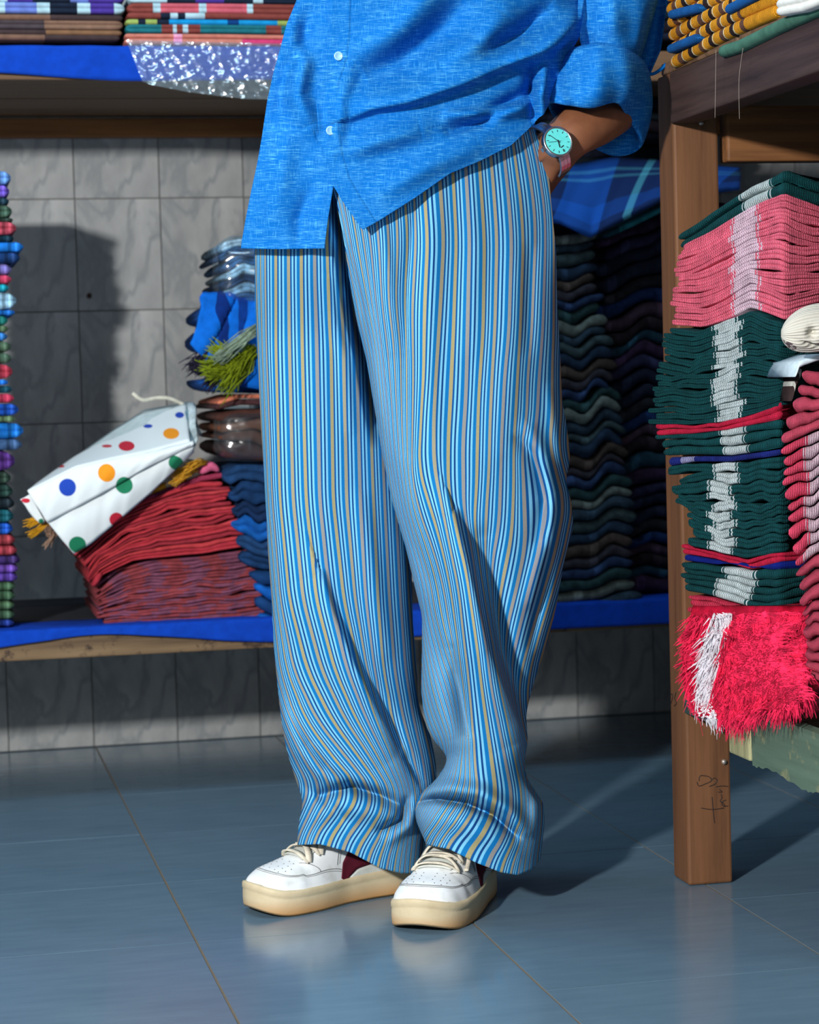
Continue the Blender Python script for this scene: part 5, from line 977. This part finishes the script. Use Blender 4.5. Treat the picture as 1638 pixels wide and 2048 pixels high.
# sneakers -----------------------------------------------------------------
def sneaker(toe, ang, side, label):
    """toe: floor point of the toe tip, ang: direction toe->heel; side +1/-1 picks the medial side"""
    d = np.array([math.cos(ang), math.sin(ang), 0]); lat = np.array([-d[1], d[0], 0])*side    # +lat = lateral(outer)
    toe = np.array([toe[0], toe[1], 0]); Lh = .292
    def W(x, y, z): return toe+d*x+lat*y+np.array([0, 0, z])       # x from toe tip to heel
    # half widths: medial (-) and lateral (+)
    tx = np.array([0, .004, .012, .03, .06, .10, .15, .20, .24, .27, .286, .292]); wl = np.array([.0, .020, .036, .050, .058, .060, .054, .046, .042, .036, .022, .0]); wm = np.array([.0, .020, .035, .048, .054, .050, .036, .034, .038, .034, .022, .0])
    ts = np.concatenate([np.array([0, .0015, .004, .008, .014, .02]), np.linspace(.03, .262, 26), np.array([.272, .28, .286, .2895, .292])])
    out = [(t, float(np.interp(t, tx, wl))) for t in ts]+[(t, -float(np.interp(t, tx, wm))) for t in ts[::-1][1:-1]]
    O = np.array(out); n_ = len(O)
    O[:, :] = (np.roll(O, 1, 0)+2*O+np.roll(O, -1, 0))/4
    cen = np.array([.146, 0.0])
    prof = [(.93, .003), (.965, .0), (.99, .004), (1.0, .014), (.995, .024), (.99, .0265), (1.005, .028), (1.005, .034), (.985, .037), (.95, .0375)]
    def spring(t): return .012*max(0, (.05-t)/.05)**2
    V = []
    for sc, z in prof:
        for t, y in O:
            nx = (t-cen[0]); rr = (1-sc); V.append(W(t-math.copysign(min(abs(nx), .05), nx)*rr*1.0, y*(1-rr*1.2), z+spring(t)+(.006*max(0, (t-.14)/.15) if z > .02 else 0)))
    f = gridf(n_, len(prof), True)+[tuple(range(n_))[::-1], tuple((len(prof)-1)*n_+k for k in range(n_))]
    if side > 0: f = [q_[::-1] for q_ in f]
    root = mk('sneaker', V, f, M_SOLE); adopt(root, per); root['label'] = label
    bpy.context.view_layer.update(); inv = root.matrix_world.inverted()
    def sub_(name, v, f_, mat, smooth=True, thick=0):
        o = mk(name, v, f_, mat, smooth=smooth); o.parent = root; o.matrix_parent_inverse = inv
        if thick: m_ = o.modifiers.new('t', 'SOLIDIFY'); m_.thickness = thick; m_.offset = 0
        return o
    # upper surface U(t, a): a from -1 (medial base) over the top to +1 (lateral base)
    hx = [0, .01, .03, .06, .09, .12, .15, .18, .22, .26, .283, .292]; hz = [.038, .052, .061, .068, .079, .094, .108, .120, .124, .122, .115, .098]
    def U(t, a, off=0.0):
        h = float(np.interp(t, hx, hz))+.002*math.sin(t*40); zb = .031+spring(t)+.006*max(0, (t-.14)/.15)
        w_ = (float(np.interp(t, tx, wl)) if a > 0 else float(np.interp(t, tx, wm)))*.93
        ph = a*math.pi/2; e = .72 if t < .08 else .62
        y = math.copysign(abs(math.sin(ph))**e, a)*w_*(1-.16*(abs(math.cos(ph)))*min(1, t/.1)); z = zb+(h-zb)*abs(math.cos(ph))**(.75 if t < .07 else .95)
        y *= (1-.25*min(1, max(0, (t-.09)/.08))*abs(math.cos(ph)))
        nr = np.array([-.35*(1 if t < .1 else 0), math.sin(ph), math.cos(ph)]); nr /= np.linalg.norm(nr)
        return W(.0065+t*.957+nr[0]*off, y+nr[1]*off, z+nr[2]*off)
    T_ = np.concatenate([[.001, .003, .006, .010, .016], np.linspace(.024, .28, 36), [.286, .2905]]); A_ = np.linspace(-1, 1, 41)
    V = [U(t, a_) for t in T_ for a_ in A_]; f = gridf(len(A_), len(T_))
    if side > 0: f = [q_[::-1] for q_ in f]
    sub_('leather_upper', V, f, M_LEA, thick=.002)
    def patch(name, poly_t, poly_a, mat, off, nu_=20, nv_=8):
        """band between two (t,a) curves"""
        V = []
        for j in range(nv_):
            v_ = j/(nv_-1)
            for i in range(nu_):
                u_ = i/(nu_-1); t0 = np.interp(u_, np.linspace(0, 1, len(poly_t)), [p[0] for p in poly_t]); a0 = np.interp(u_, np.linspace(0, 1, len(poly_t)), [p[1] for p in poly_t])
                t1 = np.interp(u_, np.linspace(0, 1, len(poly_a)), [p[0] for p in poly_a]); a1 = np.interp(u_, np.linspace(0, 1, len(poly_a)), [p[1] for p in poly_a])
                V.append(U(t0*(1-v_)+t1*v_, a0*(1-v_)+a1*v_, off))
        return sub_(name, V, gridf(nu_, nv_), mat, thick=.0014)
    def line(name, pts, mat, off=.0014, r=.0006, n2=40):
        q = smoothpath([(t, a_, 0) for t, a_ in pts], n2); v_, f_ = tube_geo([U(t, a_, off) for t, a_, _ in q], r, 4); return sub_(name, v_, f_, mat)
    for sg in (-1, 1):
        line('stitching', [(.026, 0), (.030, .30*sg), (.045, .55*sg), (.075, .66*sg), (.11, .72*sg), (.145, .84*sg), (.155, .98*sg)], M_STI); line('stitching', [(.023, 0), (.027, .31*sg), (.042, .57*sg), (.075, .69*sg), (.11, .75*sg), (.148, .87*sg)], M_STI, r=.0004)
        line('stitching', [(.195, .20*sg), (.165, .40*sg), (.145, .56*sg), (.135, .74*sg)], M_STI); line('stitching', [(.200, .20*sg), (.170, .41*sg), (.150, .57*sg), (.140, .74*sg)], M_STI, r=.0004)
        line('stitching', [(.072, .28*sg), (.085, .42*sg), (.098, .62*sg), (.100, .70*sg)], M_STI, r=.0005)
        patch('suede_stripe', [(.140, .93*sg), (.147, .76*sg), (.165, .62*sg), (.20, .56*sg), (.245, .60*sg), (.28, .70*sg)], [(.148, .985*sg), (.157, .94*sg), (.172, .89*sg), (.20, .88*sg), (.24, .95*sg), (.28, .99*sg)], M_MAR, .0016, 30, 8)
        patch('grey_inlay', [(.158, .96*sg), (.173, .90*sg), (.20, .89*sg), (.225, .94*sg)], [(.161, .995*sg), (.176, .995*sg), (.20, .995*sg), (.222, .995*sg)], M_GRYL, .0010, 24, 6)
        line('welt_line', [(.02, .93*sg), (.06, .985*sg), (.15, .99*sg), (.24, .99*sg)], M_STI, .0012, .0004)
    # vent holes
    parts = []
    for t, na in ((.034, 5), (.044, 6), (.054, 6), (.064, 4)):
        for k in range(na):
            a_ = (k-(na-1)/2)*.15; c0 = U(t, a_, .0012); c1 = U(t, a_, .0004); parts.append(tube_geo([c0, c1], .0009, 6))
    v_, f_ = merge(parts); sub_('vent_holes', v_, f_, M_BLK)
    # tongue and laces
    patch('tongue', [(.078, -.26), (.11, -.25), (.15, -.25), (.205, -.25)], [(.078, .26), (.11, .25), (.15, .25), (.205, .25)], M_GRYL, .0035, 16, 12)
    for k, t in enumerate((.085, .108, .131, .154, .176)):
        def lace(pts, w=.0050):
            q = smoothpath(pts, 18); c = np.array([U(p[0], p[1], p[2]) for p in q]); up2 = d; V = []
            for i in range(len(c)):
                tg = c[min(i+1, len(c)-1)]-c[max(i-1, 0)]; tg /= np.linalg.norm(tg)+1e-9; sdv = np.cross(tg, [0, 0, 1.0]); sdv /= np.linalg.norm(sdv)+1e-9
                V += [c[i]-sdv*w, c[i]+sdv*w]
            return sub_('lace', V, gridf(2, len(c)), M_LACE, thick=.0022)
        lace([(t, -.40, .002), (t-.004, -.2, .007), (t-.004, 0, .009), (t-.004, .2, .007), (t, .40, .002)], .0046)
        if k < 4: lace([(t, -.40, .003), (t+.010, -.1, .012), (t+.020, .36, .004)], .0042); lace([(t, .40, .003), (t+.010, .1, .010), (t+.020, -.36, .004)], .0034)
    lace([(.165, .1, .012), (.15, .25, .018), (.135, .42, .012), (.12, .5, .006), (.10, .52, .004)], .003); lace([(.165, -.1, .012), (.15, -.28, .018), (.15, -.42, .012), (.17, -.3, .012), (.175, 0, .014)], .003)
    return root
sneaker((.446, 3.222), math.radians(22), 1, 'worn white sneaker with maroon stripe, turned sideways at left')
sneaker((.655, 3.035), math.radians(58), -1, 'worn white sneaker with maroon stripe, toe towards the camera at right')
# socks / ankles inside the trouser hems
for x, Y in ((.63, 3.30), (.80, 3.24)):
    v, f = tube_geo([(x, Y, .10), (x, Y, .2), (x, Y, .32)], [.038, .045, .055], 16); o = mk('sock', v, f, fabric('grey_sock', srgb(120, 120, 124), .1)); adopt(o, per)
